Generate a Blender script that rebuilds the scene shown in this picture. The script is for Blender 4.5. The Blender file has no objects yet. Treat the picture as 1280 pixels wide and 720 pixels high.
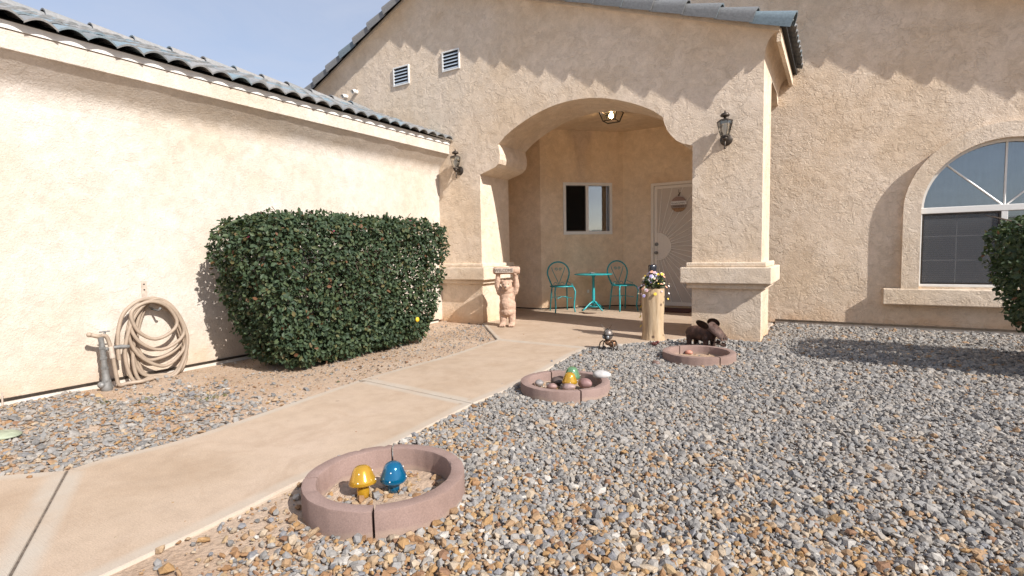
import bpy, bmesh, math, random
import numpy as np
from mathutils import Vector, Matrix, noise as mnoise
from mathutils.geometry import tessellate_polygon

random.seed(7); rng = np.random.default_rng(11)
PI = math.pi
C = bpy.context.scene.collection
# ------------------------------------------------------------------ camera
F_PX, YAW, PITCH, ROLL, EYE = 650.526, math.radians(31.7874), math.radians(3.9265), math.radians(-1.0674), 1.1
fw = Vector((-math.sin(YAW)*math.cos(PITCH), math.cos(YAW)*math.cos(PITCH), -math.sin(PITCH)))
r0 = Vector((math.cos(YAW), math.sin(YAW), 0)); u0 = r0.cross(fw)
rt = math.cos(ROLL)*r0 + math.sin(ROLL)*u0
up = -math.sin(ROLL)*r0 + math.cos(ROLL)*u0
cam = bpy.data.cameras.new('camera'); cam.sensor_width = 36; cam.lens = F_PX/1280*36
cam.clip_start = .05; cam.clip_end = 2000
co = bpy.data.objects.new('camera', cam); C.objects.link(co)
co.matrix_world = Matrix(((rt.x, up.x, -fw.x, 0), (rt.y, up.y, -fw.y, 0), (rt.z, up.z, -fw.z, EYE), (0, 0, 0, 1)))
bpy.context.scene.camera = co

def ray(x, y): return fw*F_PX + rt*(x-640) - up*(y-360)
def G(x, y, z=0.0):                                   # survey: where a sight line meets the level z
    d = ray(x, y); t = (z-EYE)/d.z
    return Vector((d.x*t, d.y*t, z))
def PY(x, y, Y):
    d = ray(x, y); t = Y/d.y
    return Vector((d.x*t, Y, EYE+d.z*t))

# ------------------------------------------------------------------ materials
def newmat(name):
    m = bpy.data.materials.new(name); m.use_nodes = True
    return m, m.node_tree, m.node_tree.nodes['Principled BSDF']
def N(nt, t, **kw):
    n = nt.nodes.new(t)
    for k, v in kw.items():
        if k in n.inputs: n.inputs[k].default_value = v
        else: setattr(n, k, v)
    return n
def ramp(nt, stops, interp='LINEAR'):
    n = nt.nodes.new('ShaderNodeValToRGB'); cr = n.color_ramp; cr.interpolation = interp
    while len(cr.elements) < len(stops): cr.elements.new(.5)
    for e, (p, c) in zip(cr.elements, stops):
        e.position = p; e.color = (*c, 1)
    return n
def ramp_out(nt, f, stops):
    r = ramp(nt, stops); nt.links.new(f, r.inputs[0]); return r.outputs[0]
def pos(nt): return nt.nodes.new('ShaderNodeNewGeometry').outputs['Position']
def gen(nt): return nt.nodes.new('ShaderNodeTexCoord').outputs['Object']
def mixc(nt, fac, a, b, mode='MIX'):
    n = nt.nodes.new('ShaderNodeMix'); n.data_type = 'RGBA'; n.blend_type = mode
    for s, v in ((n.inputs[0], fac), (n.inputs[6], a), (n.inputs[7], b)):
        if hasattr(v, 'is_linked'): nt.links.new(v, s)
        elif isinstance(v, tuple): s.default_value = (*v, 1)
        else: s.default_value = v
    return n.outputs[2]
def math_n(nt, op, a, b=0.0):
    n = nt.nodes.new('ShaderNodeMath'); n.operation = op
    for s, v in zip(n.inputs, (a, b)):
        if hasattr(v, 'is_linked'): nt.links.new(v, s)
        else: s.default_value = v
    return n.outputs[0]
def bump(nt, bsdf, h, strength=1.0, dist=.005):
    b = nt.nodes.new('ShaderNodeBump'); b.inputs['Strength'].default_value = strength; b.inputs['Distance'].default_value = dist
    nt.links.new(h, b.inputs['Height']); nt.links.new(b.outputs[0], bsdf.inputs['Normal'])
def noise(nt, vec, scale, detail=4, rough=.55, dist=0.0):
    n = N(nt, 'ShaderNodeTexNoise', Scale=scale, Detail=detail, Roughness=rough, Distortion=dist)
    nt.links.new(vec, n.inputs['Vector']); return n.outputs['Fac']
def plain(name, col, rough=.6, metal=0, var=.12, scale=30, bmp=0, spec=.5):
    m, nt, b = newmat(name)
    p = gen(nt); f = noise(nt, p, scale)
    lo = tuple(c*(1-var) for c in col); hi = tuple(min(1, c*(1+var)) for c in col)
    r = ramp(nt, [(.3, lo), (.7, hi)]); nt.links.new(f, r.inputs[0]); nt.links.new(r.outputs[0], b.inputs['Base Color'])
    b.inputs['Roughness'].default_value = rough; b.inputs['Metallic'].default_value = metal
    b.inputs['Specular IOR Level'].default_value = spec
    if bmp: bump(nt, b, noise(nt, p, scale*3), 1, bmp)
    return m

def stucco(name, col, lace=1.0, fine=1.0):
    m, nt, b = newmat(name); p = pos(nt)
    # colour: fog-coat mottling and faint water marks
    f1 = noise(nt, p, 1.1, 5, .6); f2 = noise(nt, p, 7, 5, .65, .4); f3 = noise(nt, p, 70, 3)
    lo = tuple(c*k for c, k in zip(col, (.94, .90, .84))); hi = tuple(min(1, c*k) for c, k in zip(col, (1.03, 1.04, 1.07)))
    r1 = ramp(nt, [(.34, lo), (.55, col), (.72, hi)]); nt.links.new(f1, r1.inputs[0])
    r2 = ramp(nt, [(.34, (.89, .88, .87)), (.52, (.98, .98, .98)), (.68, (1.06, 1.06, 1.06))]); nt.links.new(f2, r2.inputs[0])
    c = mixc(nt, .85, r1.outputs[0], r2.outputs[0], 'MULTIPLY')
    r3 = ramp(nt, [(.3, (.86, .85, .84)), (.7, (1.08, 1.08, 1.08))]); nt.links.new(f3, r3.inputs[0])
    c = mixc(nt, .55, c, r3.outputs[0], 'MULTIPLY')
    # splash-back dirt: red soil thrown up on the lowest part of the wall
    sp = nt.nodes.new('ShaderNodeSeparateXYZ'); nt.links.new(p, sp.inputs[0])
    z = math_n(nt, 'ADD', sp.outputs[2], math_n(nt, 'MULTIPLY', math_n(nt, 'SUBTRACT', noise(nt, p, 2.6, 5), .5), .7))
    rz = ramp(nt, [(0.0, (.75, .75, .75)), (.17, (.26, .26, .26)), (.42, (0, 0, 0))]); nt.links.new(z, rz.inputs[0])
    c = mixc(nt, rz.outputs[0], c, tuple(x*k for x, k in zip(col, (.92, .74, .58))))
    nt.links.new(c, b.inputs['Base Color'])
    b.inputs['Roughness'].default_value = .92; b.inputs['Specular IOR Level'].default_value = .2
    # knock-down texture: torn trowel flakes with flat tops between them
    warp = N(nt, 'ShaderNodeTexNoise', Scale=9.0, Detail=3.0); nt.links.new(p, warp.inputs['Vector'])
    vm = nt.nodes.new('ShaderNodeVectorMath'); vm.operation = 'MULTIPLY_ADD'
    nt.links.new(warp.outputs['Color'], vm.inputs[0]); vm.inputs[1].default_value = (.13, .13, .13); nt.links.new(p, vm.inputs[2])
    a = noise(nt, vm.outputs[0], 10.5, 4.5, .62, .7)
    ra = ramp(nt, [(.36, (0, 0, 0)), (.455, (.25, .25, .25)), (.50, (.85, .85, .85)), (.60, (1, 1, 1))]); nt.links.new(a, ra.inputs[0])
    msk = noise(nt, p, 3.2, 2); rm = ramp(nt, [(.36, (.25, .25, .25)), (.6, (1, 1, 1))]); nt.links.new(msk, rm.inputs[0])
    big = math_n(nt, 'MULTIPLY', math_n(nt, 'MULTIPLY', ra.outputs[0], rm.outputs[0]), lace)
    sm = math_n(nt, 'MULTIPLY', noise(nt, p, 62, 5, .7), .85*fine)
    und = math_n(nt, 'MULTIPLY', noise(nt, p, 4.5, 2), .9)
    bump(nt, b, math_n(nt, 'ADD', math_n(nt, 'ADD', big, sm), und), 1.0, .0075)
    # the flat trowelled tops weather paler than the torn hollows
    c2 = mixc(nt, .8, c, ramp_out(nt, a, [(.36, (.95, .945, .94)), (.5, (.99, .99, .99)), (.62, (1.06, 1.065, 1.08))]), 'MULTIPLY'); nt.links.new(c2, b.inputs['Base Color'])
    return m
M = {}
M['stucco'] = stucco('stucco_front', (.715, .59, .46), .85, 1.4)
M['stucco_side'] = stucco('stucco_side', (.59, .525, .455), .24, 1.2)  # same paint as the front, colour darkened to hold back direct sun
M['stucco_trim'] = stucco('stucco_trim', (.705, .59, .465), .6, 1.2)
M['stucco_porch'] = stucco('stucco_porch', (.78, .635, .475), .16, .7)  # colour raised and warmed to lift the shade inside the porch
M['drip'] = plain('drip_flashing', (.70, .68, .64), .5, var=.05)
M['white'] = plain('white_paint', (.78, .77, .74), .4, var=.03)
M['vinyl'] = plain('window_vinyl', (.74, .73, .70), .35, var=.03)
M['black'] = plain('black_metal', (.022, .02, .018), .42, .4, var=.3, bmp=.0006)
M['bronze'] = plain('dark_bronze', (.075, .06, .048), .42, .7, var=.35, bmp=.0006)
M['steel'] = plain('weathered_steel', (.30, .31, .32), .5, .6, var=.35, scale=18, bmp=.001)
M['lead'] = plain('painted_vent', (.40, .46, .52), .5, 0, var=.1)
M['teal'] = plain('turquoise_paint', (.022, .30, .325), .38, 0, var=.16, scale=24)
M['door_bar'] = plain('pale_bar_paint', (.80, .76, .70), .5, 0, var=.03)
M['door'] = plain('beige_door_paint', (.74, .685, .615), .5, 0, var=.04)
M['doormesh'] = plain('beige_door_screen', (.55, .49, .43), .62, 0, var=.06, scale=160)
M['rubber'] = plain('tan_hose', (.33, .255, .19), .6, 0, var=.14, scale=14)
M['mat'] = plain('maroon_mat', (.075, .025, .022), .95, 0, var=.5, scale=40, bmp=.004)
M['sandstone'] = plain('cast_stone', (.46, .31, .225), .88, 0, var=.24, scale=16, bmp=.006)
M['sandstone_pale'] = plain('cast_stone_pale', (.46, .38, .31), .85, 0, var=.15, scale=40, bmp=.002)
M['letter'] = plain('dark_letter', (.10, .075, .06), .8)
M['dark'] = plain('dark_room', (.012, .011, .010), .9)
M['curtain'] = plain('grey_curtain', (.42, .43, .45), .9, var=.12, scale=6)
M['screen'] = plain('insect_screen', (.10, .105, .11), .55, var=.1, scale=90)
M['leafy_wood'] = plain('shrub_wood', (.09, .065, .045), .9, 0, var=.3)
M['concrete_foot'] = plain('footing', (.58, .52, .45), .95, 0, var=.15, scale=8, bmp=.003)
M['galv'] = plain('galvanised', (.21, .205, .195), .55, .35, var=.3, scale=22, bmp=.001)
M['brass'] = plain('brass_copper', (.26, .15, .09), .45, .75, var=.4, scale=40)

def rust():
    m, nt, b = newmat('rusty_iron'); p = gen(nt)
    r = ramp(nt, [(.28, (.022, .012, .009)), (.5, (.060, .028, .019)), (.74, (.16, .08, .055))]); nt.links.new(noise(nt, p, 14, 6, .65), r.inputs[0])
    nt.links.new(r.outputs[0], b.inputs['Base Color']); b.inputs['Roughness'].default_value = .7; b.inputs['Metallic'].default_value = .25
    bump(nt, b, noise(nt, p, 90, 4), 1, .002); return m
M['rust'] = rust()
M['rust_sunlit'] = plain('sunlit_rusty_iron', (.20, .125, .10), .65, .2, var=.4, scale=25, bmp=.002)  # iron lightened for snout and jaw, sunlight put into the colour

def concrete(name, col, edge=False):
    m, nt, b = newmat(name); p = pos(nt)
    f1 = noise(nt, p, .9, 5, .6, .3); f2 = noise(nt, p, 9, 6, .65); f3 = noise(nt, p, 160, 3)
    r = ramp(nt, [(.28, tuple(c*k for c, k in zip(col, (.86, .83, .79)))), (.5, col), (.72, tuple(c*k for c, k in zip(col, (1.07, 1.08, 1.12))))]); nt.links.new(f1, r.inputs[0])
    r2 = ramp(nt, [(.25, (.82, .81, .80)), (.5, (.98, .98, .98)), (.75, (1.08, 1.08, 1.08))]); nt.links.new(f2, r2.inputs[0])
    c = mixc(nt, .65, r.outputs[0], r2.outputs[0], 'MULTIPLY')
    r3 = ramp(nt, [(.3, (.74, .74, .74)), (.7, (1.16, 1.16, 1.16))]); nt.links.new(f3, r3.inputs[0])
    c = mixc(nt, .6, c, r3.outputs[0], 'MULTIPLY')
    st = ramp_out(nt, noise(nt, p, 2.2, 7, .7, 1.2), [(.50, (0, 0, 0)), (.62, (.32, .32, .32)), (.68, (.12, .12, .12)), (.76, (.4, .4, .4))])
    c = mixc(nt, st, c, tuple(x*k for x, k in zip(col, (.72, .66, .60))))
    ck = noise(nt, p, 420, 2); c = mixc(nt, ramp_out(nt, ck, [(.66, (0, 0, 0)), (.72, (.5, .5, .5))]), c, tuple(x*.5 for x in col))
    # scattered dark spots (old gum, drips)
    v = N(nt, 'ShaderNodeTexVoronoi', Scale=2.3); nt.links.new(p, v.inputs['Vector'])
    rs = ramp(nt, [(.0, (.55, .55, .55)), (.03, (.4, .4, .4)), (.045, (0, 0, 0))]); nt.links.new(v.outputs['Distance'], rs.inputs[0])
    c = mixc(nt, rs.outputs[0], c, tuple(x*.35 for x in col))
    at = nt.nodes.new('ShaderNodeAttribute'); at.attribute_name = 'trowel'
    k = math_n(nt, 'MULTIPLY', at.outputs['Fac'], ramp_out(nt, noise(nt, p, 3.5, 4), [(.3, (.35, .35, .35)), (.65, (1, 1, 1))]))
    if not edge: c = mixc(nt, k, c, (.43, .375, .31))
    nt.links.new(c, b.inputs['Base Color']); b.inputs['Roughness'].default_value = .9; b.inputs['Specular IOR Level'].default_value = .25
    mp = nt.nodes.new('ShaderNodeMapping'); mp.inputs['Rotation'].default_value = (0, 0, .5); mp.inputs['Scale'].default_value = (12, 240, 40); nt.links.new(p, mp.inputs[0])
    br = noise(nt, mp.outputs[0], 1, 3); 
    bump(nt, b, math_n(nt, 'ADD', br, f3) if not edge else f3, .8, .0022 if not edge else .0006)
    return m
M['conc'] = concrete('path_concrete', (.445, .34, .25))
M['conc_edge'] = concrete('path_trowelled_edge', (.50, .42, .335), True)
M['ring'] = concrete('mauve_concrete', (.275, .19, .162), True)
nt = M['ring'].node_tree; b = nt.nodes['Principled BSDF']; lk = b.inputs['Base Color'].links[0]; c = lk.from_socket
p = pos(nt); sp = nt.nodes.new('ShaderNodeSeparateXYZ'); nt.links.new(p, sp.inputs[0])
zz_ = math_n(nt, 'ADD', sp.outputs[2], math_n(nt, 'MULTIPLY', math_n(nt, 'SUBTRACT', noise(nt, p, 5, 4), .5), .09))
nt.links.new(mixc(nt, ramp_out(nt, zz_, [(0.0, (.6, .6, .6)), (.014, (.35, .35, .35)), (.024, (0, 0, 0))]), c, (.37, .27, .205)), b.inputs['Base Color'])

def sand():
    m, nt, b = newmat('desert_sand'); p = pos(nt)
    f1 = noise(nt, p, 1.3, 6, .65); f2 = noise(nt, p, 45, 5, .7); f3 = noise(nt, p, 14, 4)
    r = ramp(nt, [(.3, (.37, .255, .175)), (.5, (.45, .335, .245)), (.7, (.50, .395, .305))]); nt.links.new(f1, r.inputs[0])
    r2 = ramp(nt, [(.3, (.68, .66, .64)), (.5, (.97, .97, .97)), (.7, (1.16, 1.14, 1.12))]); nt.links.new(f2, r2.inputs[0])
    nt.links.new(mixc(nt, .8, r.outputs[0], r2.outputs[0], 'MULTIPLY'), b.inputs['Base Color']); b.inputs['Roughness'].default_value = .97
    b.inputs['Specular IOR Level'].default_value = .1
    bump(nt, b, math_n(nt, 'ADD', f2, f3), 1, .012); return m
M['sand'] = sand()

def island(name, stops, rough=.8, bmp=.003, scale=60, spec=.4, patch=None):
    m, nt, b = newmat(name); g = nt.nodes.new('ShaderNodeNewGeometry')
    r = ramp(nt, stops, 'CONSTANT'); nt.links.new(g.outputs['Random Per Island'], r.inputs[0]); c = r.outputs[0]
    f = noise(nt, g.outputs['Position'], scale, 4, .65)
    r2 = ramp(nt, [(.28, (.66, .66, .66)), (.5, (.95, .95, .95)), (.72, (1.2, 1.2, 1.2))]); nt.links.new(f, r2.inputs[0])
    c = mixc(nt, .7, c, r2.outputs[0], 'MULTIPLY')
    nt.links.new(c, b.inputs['Base Color']); b.inputs['Roughness'].default_value = rough; b.inputs['Specular IOR Level'].default_value = spec
    if bmp: bump(nt, b, f, 1, bmp)
    return m
GREY = [(0, (.18, .177, .177)), (.12, (.225, .22, .216)), (.26, (.26, .252, .246)), (.42, (.20, .20, .205)), (.54, (.295, .282, .27)), (.64, (.24, .224, .21)),
        (.74, (.145, .145, .148)), (.82, (.27, .25, .228)), (.935, (.32, .235, .16)), (.965, (.29, .19, .115)), (.988, (.33, .305, .275))]
TAN = [(0, (.30, .19, .105)), (.14, (.35, .245, .15)), (.28, (.38, .30, .215)), (.40, (.26, .145, .07)), (.50, (.25, .235, .22)), (.62, (.33, .195, .085)),
       (.72, (.19, .185, .19)), (.82, (.37, .26, .145)), (.9, (.42, .385, .34)), (.96, (.21, .115, .065))]
M['stone_grey'] = island('grey_crushed_stone', [(p_, (c_[0]*1.06, c_[1]*1.01, c_[2]*.94)) for p_, c_ in GREY], .82, .004, 70)
M['stone_tan'] = island('tan_crushed_stone', TAN, .82, .004, 70)
TILE = [(0, (.215, .22, .222)), (.25, (.26, .258, .255)), (.42, (.20, .207, .21)), (.55, (.21, .26, .29)), (.66, (.275, .265, .255)), (.78, (.19, .25, .285)), (.88, (.24, .24, .238))]
M['tile_rake_shaded'] = island('shaded_rake_tile', [(p_, tuple(x*.72 for x in c_)) for p_, c_ in TILE], .68, .003, 40, .45)  # same tiles multiplied down, the shade of the rakes put into the colour
M['tile'] = island('concrete_roof_tile', TILE, .68, .003, 40, .45)

def leafmat():
    m, nt, b = newmat('shrub_leaf'); g = nt.nodes.new('ShaderNodeNewGeometry')
    r = ramp(nt, [(0, (.025, .043, .024)), (.3, (.037, .061, .032)), (.6, (.054, .080, .040)), (.90, (.070, .094, .042)), (.975, (.11, .10, .04)), (.992, (.13, .06, .03))], 'LINEAR')
    nt.links.new(g.outputs['Random Per Island'], r.inputs[0]); nt.links.new(r.outputs[0], b.inputs['Base Color'])
    b.inputs['Roughness'].default_value = .55; b.inputs['Specular IOR Level'].default_value = .26
    b.inputs['Transmission Weight'].default_value = 0
    tr = nt.nodes.new('ShaderNodeBsdfTranslucent'); tr.inputs[0].default_value = (.10, .17, .03, 1)
    mx = nt.nodes.new('ShaderNodeMixShader'); mx.inputs[0].default_value = .11
    out = nt.nodes['Material Output']
    nt.links.new(b.outputs[0], mx.inputs[1]); nt.links.new(tr.outputs[0], mx.inputs[2]); nt.links.new(mx.outputs[0], out.inputs[0]); return m
M['leaf'] = leafmat()
M['bract'] = plain('magenta_bract', (.32, .035, .10), .6)
M['yellow'] = plain('yellow_petal', (.65, .42, .02), .6)

def wood():
    m, nt, b = newmat('peeled_log'); p = gen(nt)
    mp = nt.nodes.new('ShaderNodeMapping'); mp.inputs['Scale'].default_value = (16, 16, 1.6); nt.links.new(p, mp.inputs[0])
    r = ramp(nt, [(.28, (.27, .175, .10)), (.5, (.44, .315, .19)), (.72, (.54, .42, .285))]); nt.links.new(noise(nt, mp.outputs[0], 1, 6, .65, .5), r.inputs[0])
    v = N(nt, 'ShaderNodeTexVoronoi', Scale=7.5); nt.links.new(p, v.inputs['Vector'])
    k = ramp(nt, [(0, (1, 1, 1)), (.1, (.9, .9, .9)), (.17, (0, 0, 0))]); nt.links.new(v.outputs['Distance'], k.inputs[0])
    nt.links.new(mixc(nt, k.outputs[0], r.outputs[0], (.11, .065, .04)), b.inputs['Base Color']); b.inputs['Roughness'].default_value = .8
    bump(nt, b, noise(nt, mp.outputs[0], 1.6, 4), 1, .014); return m
M['log'] = wood()

def glass(name, col, rough=.08, alpha=None, tint=.5):
    m, nt, b = newmat(name); b.inputs['Base Color'].default_value = (*col, 1); b.inputs['Roughness'].default_value = rough
    b.inputs['Transmission Weight'].default_value = tint; b.inputs['IOR'].default_value = 1.5; b.inputs['Coat Weight'].default_value = .6; b.inputs['Coat Roughness'].default_value = .06; b.inputs['Metallic'].default_value = .25 if tint < .5 else 0
    return m
M['amber'] = glass('amber_glass', (.72, .40, .03), .16, tint=.42)
M['blue'] = glass('cobalt_glass', (.0, .155, .32), .15, tint=.4)
M['green'] = glass('green_glass', (.22, .42, .22), .12, tint=.45)
def pane_mat(name, clear, tint):                       # window glass: sharp reflection over a partly see-through sheet
    m, nt, b = newmat(name); nt.nodes.remove(b); out = nt.nodes['Material Output']
    gl = nt.nodes.new('ShaderNodeBsdfGlossy'); gl.inputs['Roughness'].default_value = .02; gl.inputs[0].default_value = (.9, .93, .95, 1)
    t = nt.nodes.new('ShaderNodeBsdfTransparent'); t.inputs[0].default_value = (*tint, 1)
    fr = nt.nodes.new('ShaderNodeFresnel'); fr.inputs['IOR'].default_value = 1.55
    f = math_n(nt, 'ADD', fr.outputs[0], clear); mx = nt.nodes.new('ShaderNodeMixShader')
    nt.links.new(f, mx.inputs[0]); nt.links.new(t.outputs[0], mx.inputs[1]); nt.links.new(gl.outputs[0], mx.inputs[2]); nt.links.new(mx.outputs[0], out.inputs[0])
    return m
M['pane'] = pane_mat('window_glass', .13, (.82, .86, .90))
M['pane_sky'] = pane_mat('coated_window_glass', .16, (.7, .74, .78))
M['lampglass'] = pane_mat('lantern_glass', .10, (.93, .92, .88))
def emit(name, col, s):
    m, nt, b = newmat(name); b.inputs['Base Color'].default_value = (*col, 1)
    b.inputs['Emission Color'].default_value = (*col, 1); b.inputs['Emission Strength'].default_value = s; return m
M['bulb'] = emit('lit_bulb', (1, .64, .32), 95)
M['bulb_off'] = plain('frosted_bulb', (.80, .80, .77), .3, var=.02)
def cobble(name, col, var=.25): return plain(name, col, .55, 0, var=var, scale=22, bmp=.002)

# ------------------------------------------------------------------ mesh helpers
def link(name, bm, mat, parent=None, smooth=False, angle=None):
    me = bpy.data.meshes.new(name); bm.normal_update(); bm.to_mesh(me); bm.free()
    for x in (mat if isinstance(mat, (list, tuple)) else [mat]): me.materials.append(x)
    if smooth: me.polygons.foreach_set('use_smooth', [True]*len(me.polygons))
    o = bpy.data.objects.new(name, me); C.objects.link(o)
    if parent: o.parent = parent
    if angle:
        try: me.set_sharp_from_angle(angle=math.radians(angle))
        except Exception: pass
    return o
def linkpy(name, V, Fs, mat, parent=None, smooth=False):
    me = bpy.data.meshes.new(name); me.from_pydata([tuple(v) for v in V], [], Fs); me.update()
    me.materials.append(mat)
    if smooth: me.polygons.foreach_set('use_smooth', [True]*len(me.polygons))
    o = bpy.data.objects.new(name, me); C.objects.link(o)
    if parent: o.parent = parent
    return o
def linknp(name, V, T, mat, parent=None, smooth=False):
    me = bpy.data.meshes.new(name); n = len(T)
    me.vertices.add(len(V)); me.vertices.foreach_set('co', np.asarray(V, np.float32).ravel())
    me.loops.add(n*3); me.loops.foreach_set('vertex_index', np.asarray(T, np.int32).ravel())
    me.polygons.add(n); me.polygons.foreach_set('loop_start', np.arange(0, n*3, 3, dtype=np.int32))
    me.update(calc_edges=True); me.validate(); me.materials.append(mat)
    me.polygons.foreach_set('use_smooth', [smooth]*n)
    o = bpy.data.objects.new(name, me); C.objects.link(o)
    if parent: o.parent = parent
    return o
def empty(name, loc, rz=0, label=None, cat=None, group=None):
    o = bpy.data.objects.new(name, None); C.objects.link(o); o.location = loc; o.rotation_euler = (0, 0, rz); o.empty_display_size = .1
    return tag(o, label, cat, group)
def tag(o, label=None, cat=None, group=None, kind=None):
    for k, v in (('label', label), ('category', cat), ('group', group), ('kind', kind)):
        if v: o[k] = v
    return o
def box(bm, x0, x1, y0, y1, z0, z1, bev=0):
    v = [bm.verts.new(p) for p in ((x0, y0, z0), (x1, y0, z0), (x1, y1, z0), (x0, y1, z0), (x0, y0, z1), (x1, y0, z1), (x1, y1, z1), (x0, y1, z1))]
    fs = [bm.faces.new([v[i] for i in q]) for q in ((3, 2, 1, 0), (4, 5, 6, 7), (0, 1, 5, 4), (1, 2, 6, 5), (2, 3, 7, 6), (3, 0, 4, 7))]
    if bev:
        es = list({e for f in fs for e in f.edges}); bmesh.ops.bevel(bm, geom=es, offset=bev, segments=2, profile=.5, affect='EDGES')
    return bm
def bx(name, mat, parent, *a, bev=0): return link(name, box(bmesh.new(), *a, bev=bev), mat, parent)
def tube(bm, pts, rad, seg=8, closed=False, caps=True):
    pts = [Vector(p) for p in pts]; n = len(pts); rs = rad if isinstance(rad, (list, tuple)) else [rad]*n
    rings = []; prev = None
    for i, p in enumerate(pts):
        if closed: t = pts[(i+1) % n]-pts[i-1]
        else: t = pts[min(i+1, n-1)]-pts[max(i-1, 0)]
        if t.length < 1e-9: t = Vector((0, 0, 1))
        t.normalize()
        if prev is None: a = t.orthogonal().normalized()
        else:
            a = prev-t*prev.dot(t)
            a = a.normalized() if a.length > 1e-6 else t.orthogonal().normalized()
        prev = a; b = t.cross(a)
        rings.append([bm.verts.new(p+(a*math.cos(2*PI*k/seg)+b*math.sin(2*PI*k/seg))*rs[i]) for k in range(seg)])
    for i in range(n if closed else n-1):
        A, B = rings[i], rings[(i+1) % n]
        if closed and i == n-1:
            off = min(range(seg), key=lambda o: (A[0].co-B[o].co).length); B = B[off:]+B[:off]
        for k in range(seg):
            try: bm.faces.new((A[k], A[(k+1) % seg], B[(k+1) % seg], B[k]))
            except ValueError: pass
    if caps and not closed:
        bm.faces.new(list(reversed(rings[0]))); bm.faces.new(rings[-1])
    return bm
def lathe(bm, prof, seg=24, c=(0, 0, 0), axis='Z', a0=0, sx=1, sy=1):
    rings = []
    for r, z in prof:
        row = []
        for k in range(seg):
            a = a0+2*PI*k/seg; x, y = r*math.cos(a)*sx, r*math.sin(a)*sy
            p = (c[0]+x, c[1]+y, c[2]+z) if axis == 'Z' else (c[0]+x, c[1]+z, c[2]+y)
            row.append(bm.verts.new(p))
        rings.append(row)
    for A, B in zip(rings, rings[1:]):
        for k in range(seg): bm.faces.new((A[k], A[(k+1) % seg], B[(k+1) % seg], B[k]))
    for R_, rev in ((rings[0], True), (rings[-1], False)):
        bm.faces.new(list(reversed(R_)) if rev else R_)
    return bm
def ball(bm, c, r, sub=2, rot=None):
    m = Matrix.Translation(c)
    if rot: m = m @ rot
    r = r if isinstance(r, (tuple, list)) else (r, r, r)
    bmesh.ops.create_icosphere(bm, subdivisions=sub, radius=1, matrix=m @ Matrix.Diagonal((*r, 1)))
    return bm
def blob(name, balls, voxel, mat, parent=None, smooth_it=6):   # many overlapping ellipsoids fused into one skin
    bm = bmesh.new()
    for b in balls: ball(bm, b[0], b[1], 3, b[2] if len(b) > 2 else None)
    o = link(name, bm, mat)
    r = o.modifiers.new('r', 'REMESH'); r.mode = 'VOXEL'; r.voxel_size = voxel
    s = o.modifiers.new('s', 'SMOOTH'); s.iterations = smooth_it; s.factor = .5
    dg = bpy.context.evaluated_depsgraph_get()
    me = bpy.data.meshes.new_from_object(o.evaluated_get(dg)); old = o.data
    o.modifiers.clear(); o.data = me; bpy.data.meshes.remove(old); me.name = name
    me.polygons.foreach_set('use_smooth', [True]*len(me.polygons))
    if parent: o.parent = parent
    return o
def capsule(a, b, ra, rb, n=6):
    a, b = Vector(a), Vector(b)
    return [(a.lerp(b, i/n), ra+(rb-ra)*i/n) for i in range(n+1)]
def slab(bm, loops, fn, back):                       # flat polygon with holes, given thickness; fn maps (a, b, depth) to a point
    loops = [[Vector((a, b, 0)) for a, b in L] for L in loops]
    flat = [p for L in loops for p in L]; tris = tessellate_polygon(loops)
    f = [bm.verts.new(fn(p.x, p.y, 0)) for p in flat]; k = [bm.verts.new(fn(p.x, p.y, back)) for p in flat]
    for t in tris:
        try: bm.faces.new([f[i] for i in t]); bm.faces.new([k[i] for i in reversed(t)])
        except ValueError: pass
    i0 = 0
    for L in loops:
        n = len(L)
        for i in range(n):
            j = (i+1) % n
            try: bm.faces.new((f[i0+i], f[i0+j], k[i0+j], k[i0+i]))
            except ValueError: pass
        i0 += n
    bmesh.ops.recalc_face_normals(bm, faces=bm.faces[:]); return bm
def text_mesh(name, s, size, mat, parent, mw, ext=.002):
    cu = bpy.data.curves.new(name, 'FONT'); cu.body = s; cu.size = size; cu.extrude = ext; cu.align_x = 'CENTER'; cu.align_y = 'CENTER'
    t = bpy.data.objects.new('tmp', cu); C.objects.link(t); dg = bpy.context.evaluated_depsgraph_get()
    me = bpy.data.meshes.new_from_object(t.evaluated_get(dg)); bpy.data.objects.remove(t)
    me.transform(mw); me.materials.clear(); me.materials.append(mat)
    o = bpy.data.objects.new(name, me); C.objects.link(o)
    if parent: o.parent = parent
    return o

# ------------------------------------------------------------------ measured planes
Y0, YB, YR, YD = 6.58, 7.38, 8.35, 9.83          # front of arch wall, its back, right-hand wall, door wall
XL, XP, XQ, XR = -5.42, -4.615, -1.48, -.71      # left wall, left jamb, right pillar left and right faces
CEIL = 3.37

# ------------------------------------------------------------------ ground
S = 150
gnd = linkpy('ground', [(-S, -S, -.03), (S, -S, -.03), (S, S, -.03), (-S, S, -.03)], [(0, 1, 2, 3)], M['sand']); tag(gnd, kind='structure')
# the bit in view gets gentle undulation so that it does not read as a plane
bm = bmesh.new(); bmesh.ops.create_grid(bm, x_segments=150, y_segments=150, size=5.5, matrix=Matrix.Translation((-.8, 4.6, 0)))
for v in bm.verts:
    h = mnoise.noise(Vector((v.co.x*1.7, v.co.y*1.7, 3)))*.012+mnoise.noise(Vector((v.co.x*6, v.co.y*6, 8)))*.005
    e = min(1, (5.5-abs(v.co.x+.8))/.6, (5.5-abs(v.co.y-4.6))/.6)
    v.co.z = -.007+h if e > .1 else -.028
tag(link('yard_soil', bm, M['sand'], smooth=True), kind='structure')

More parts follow.
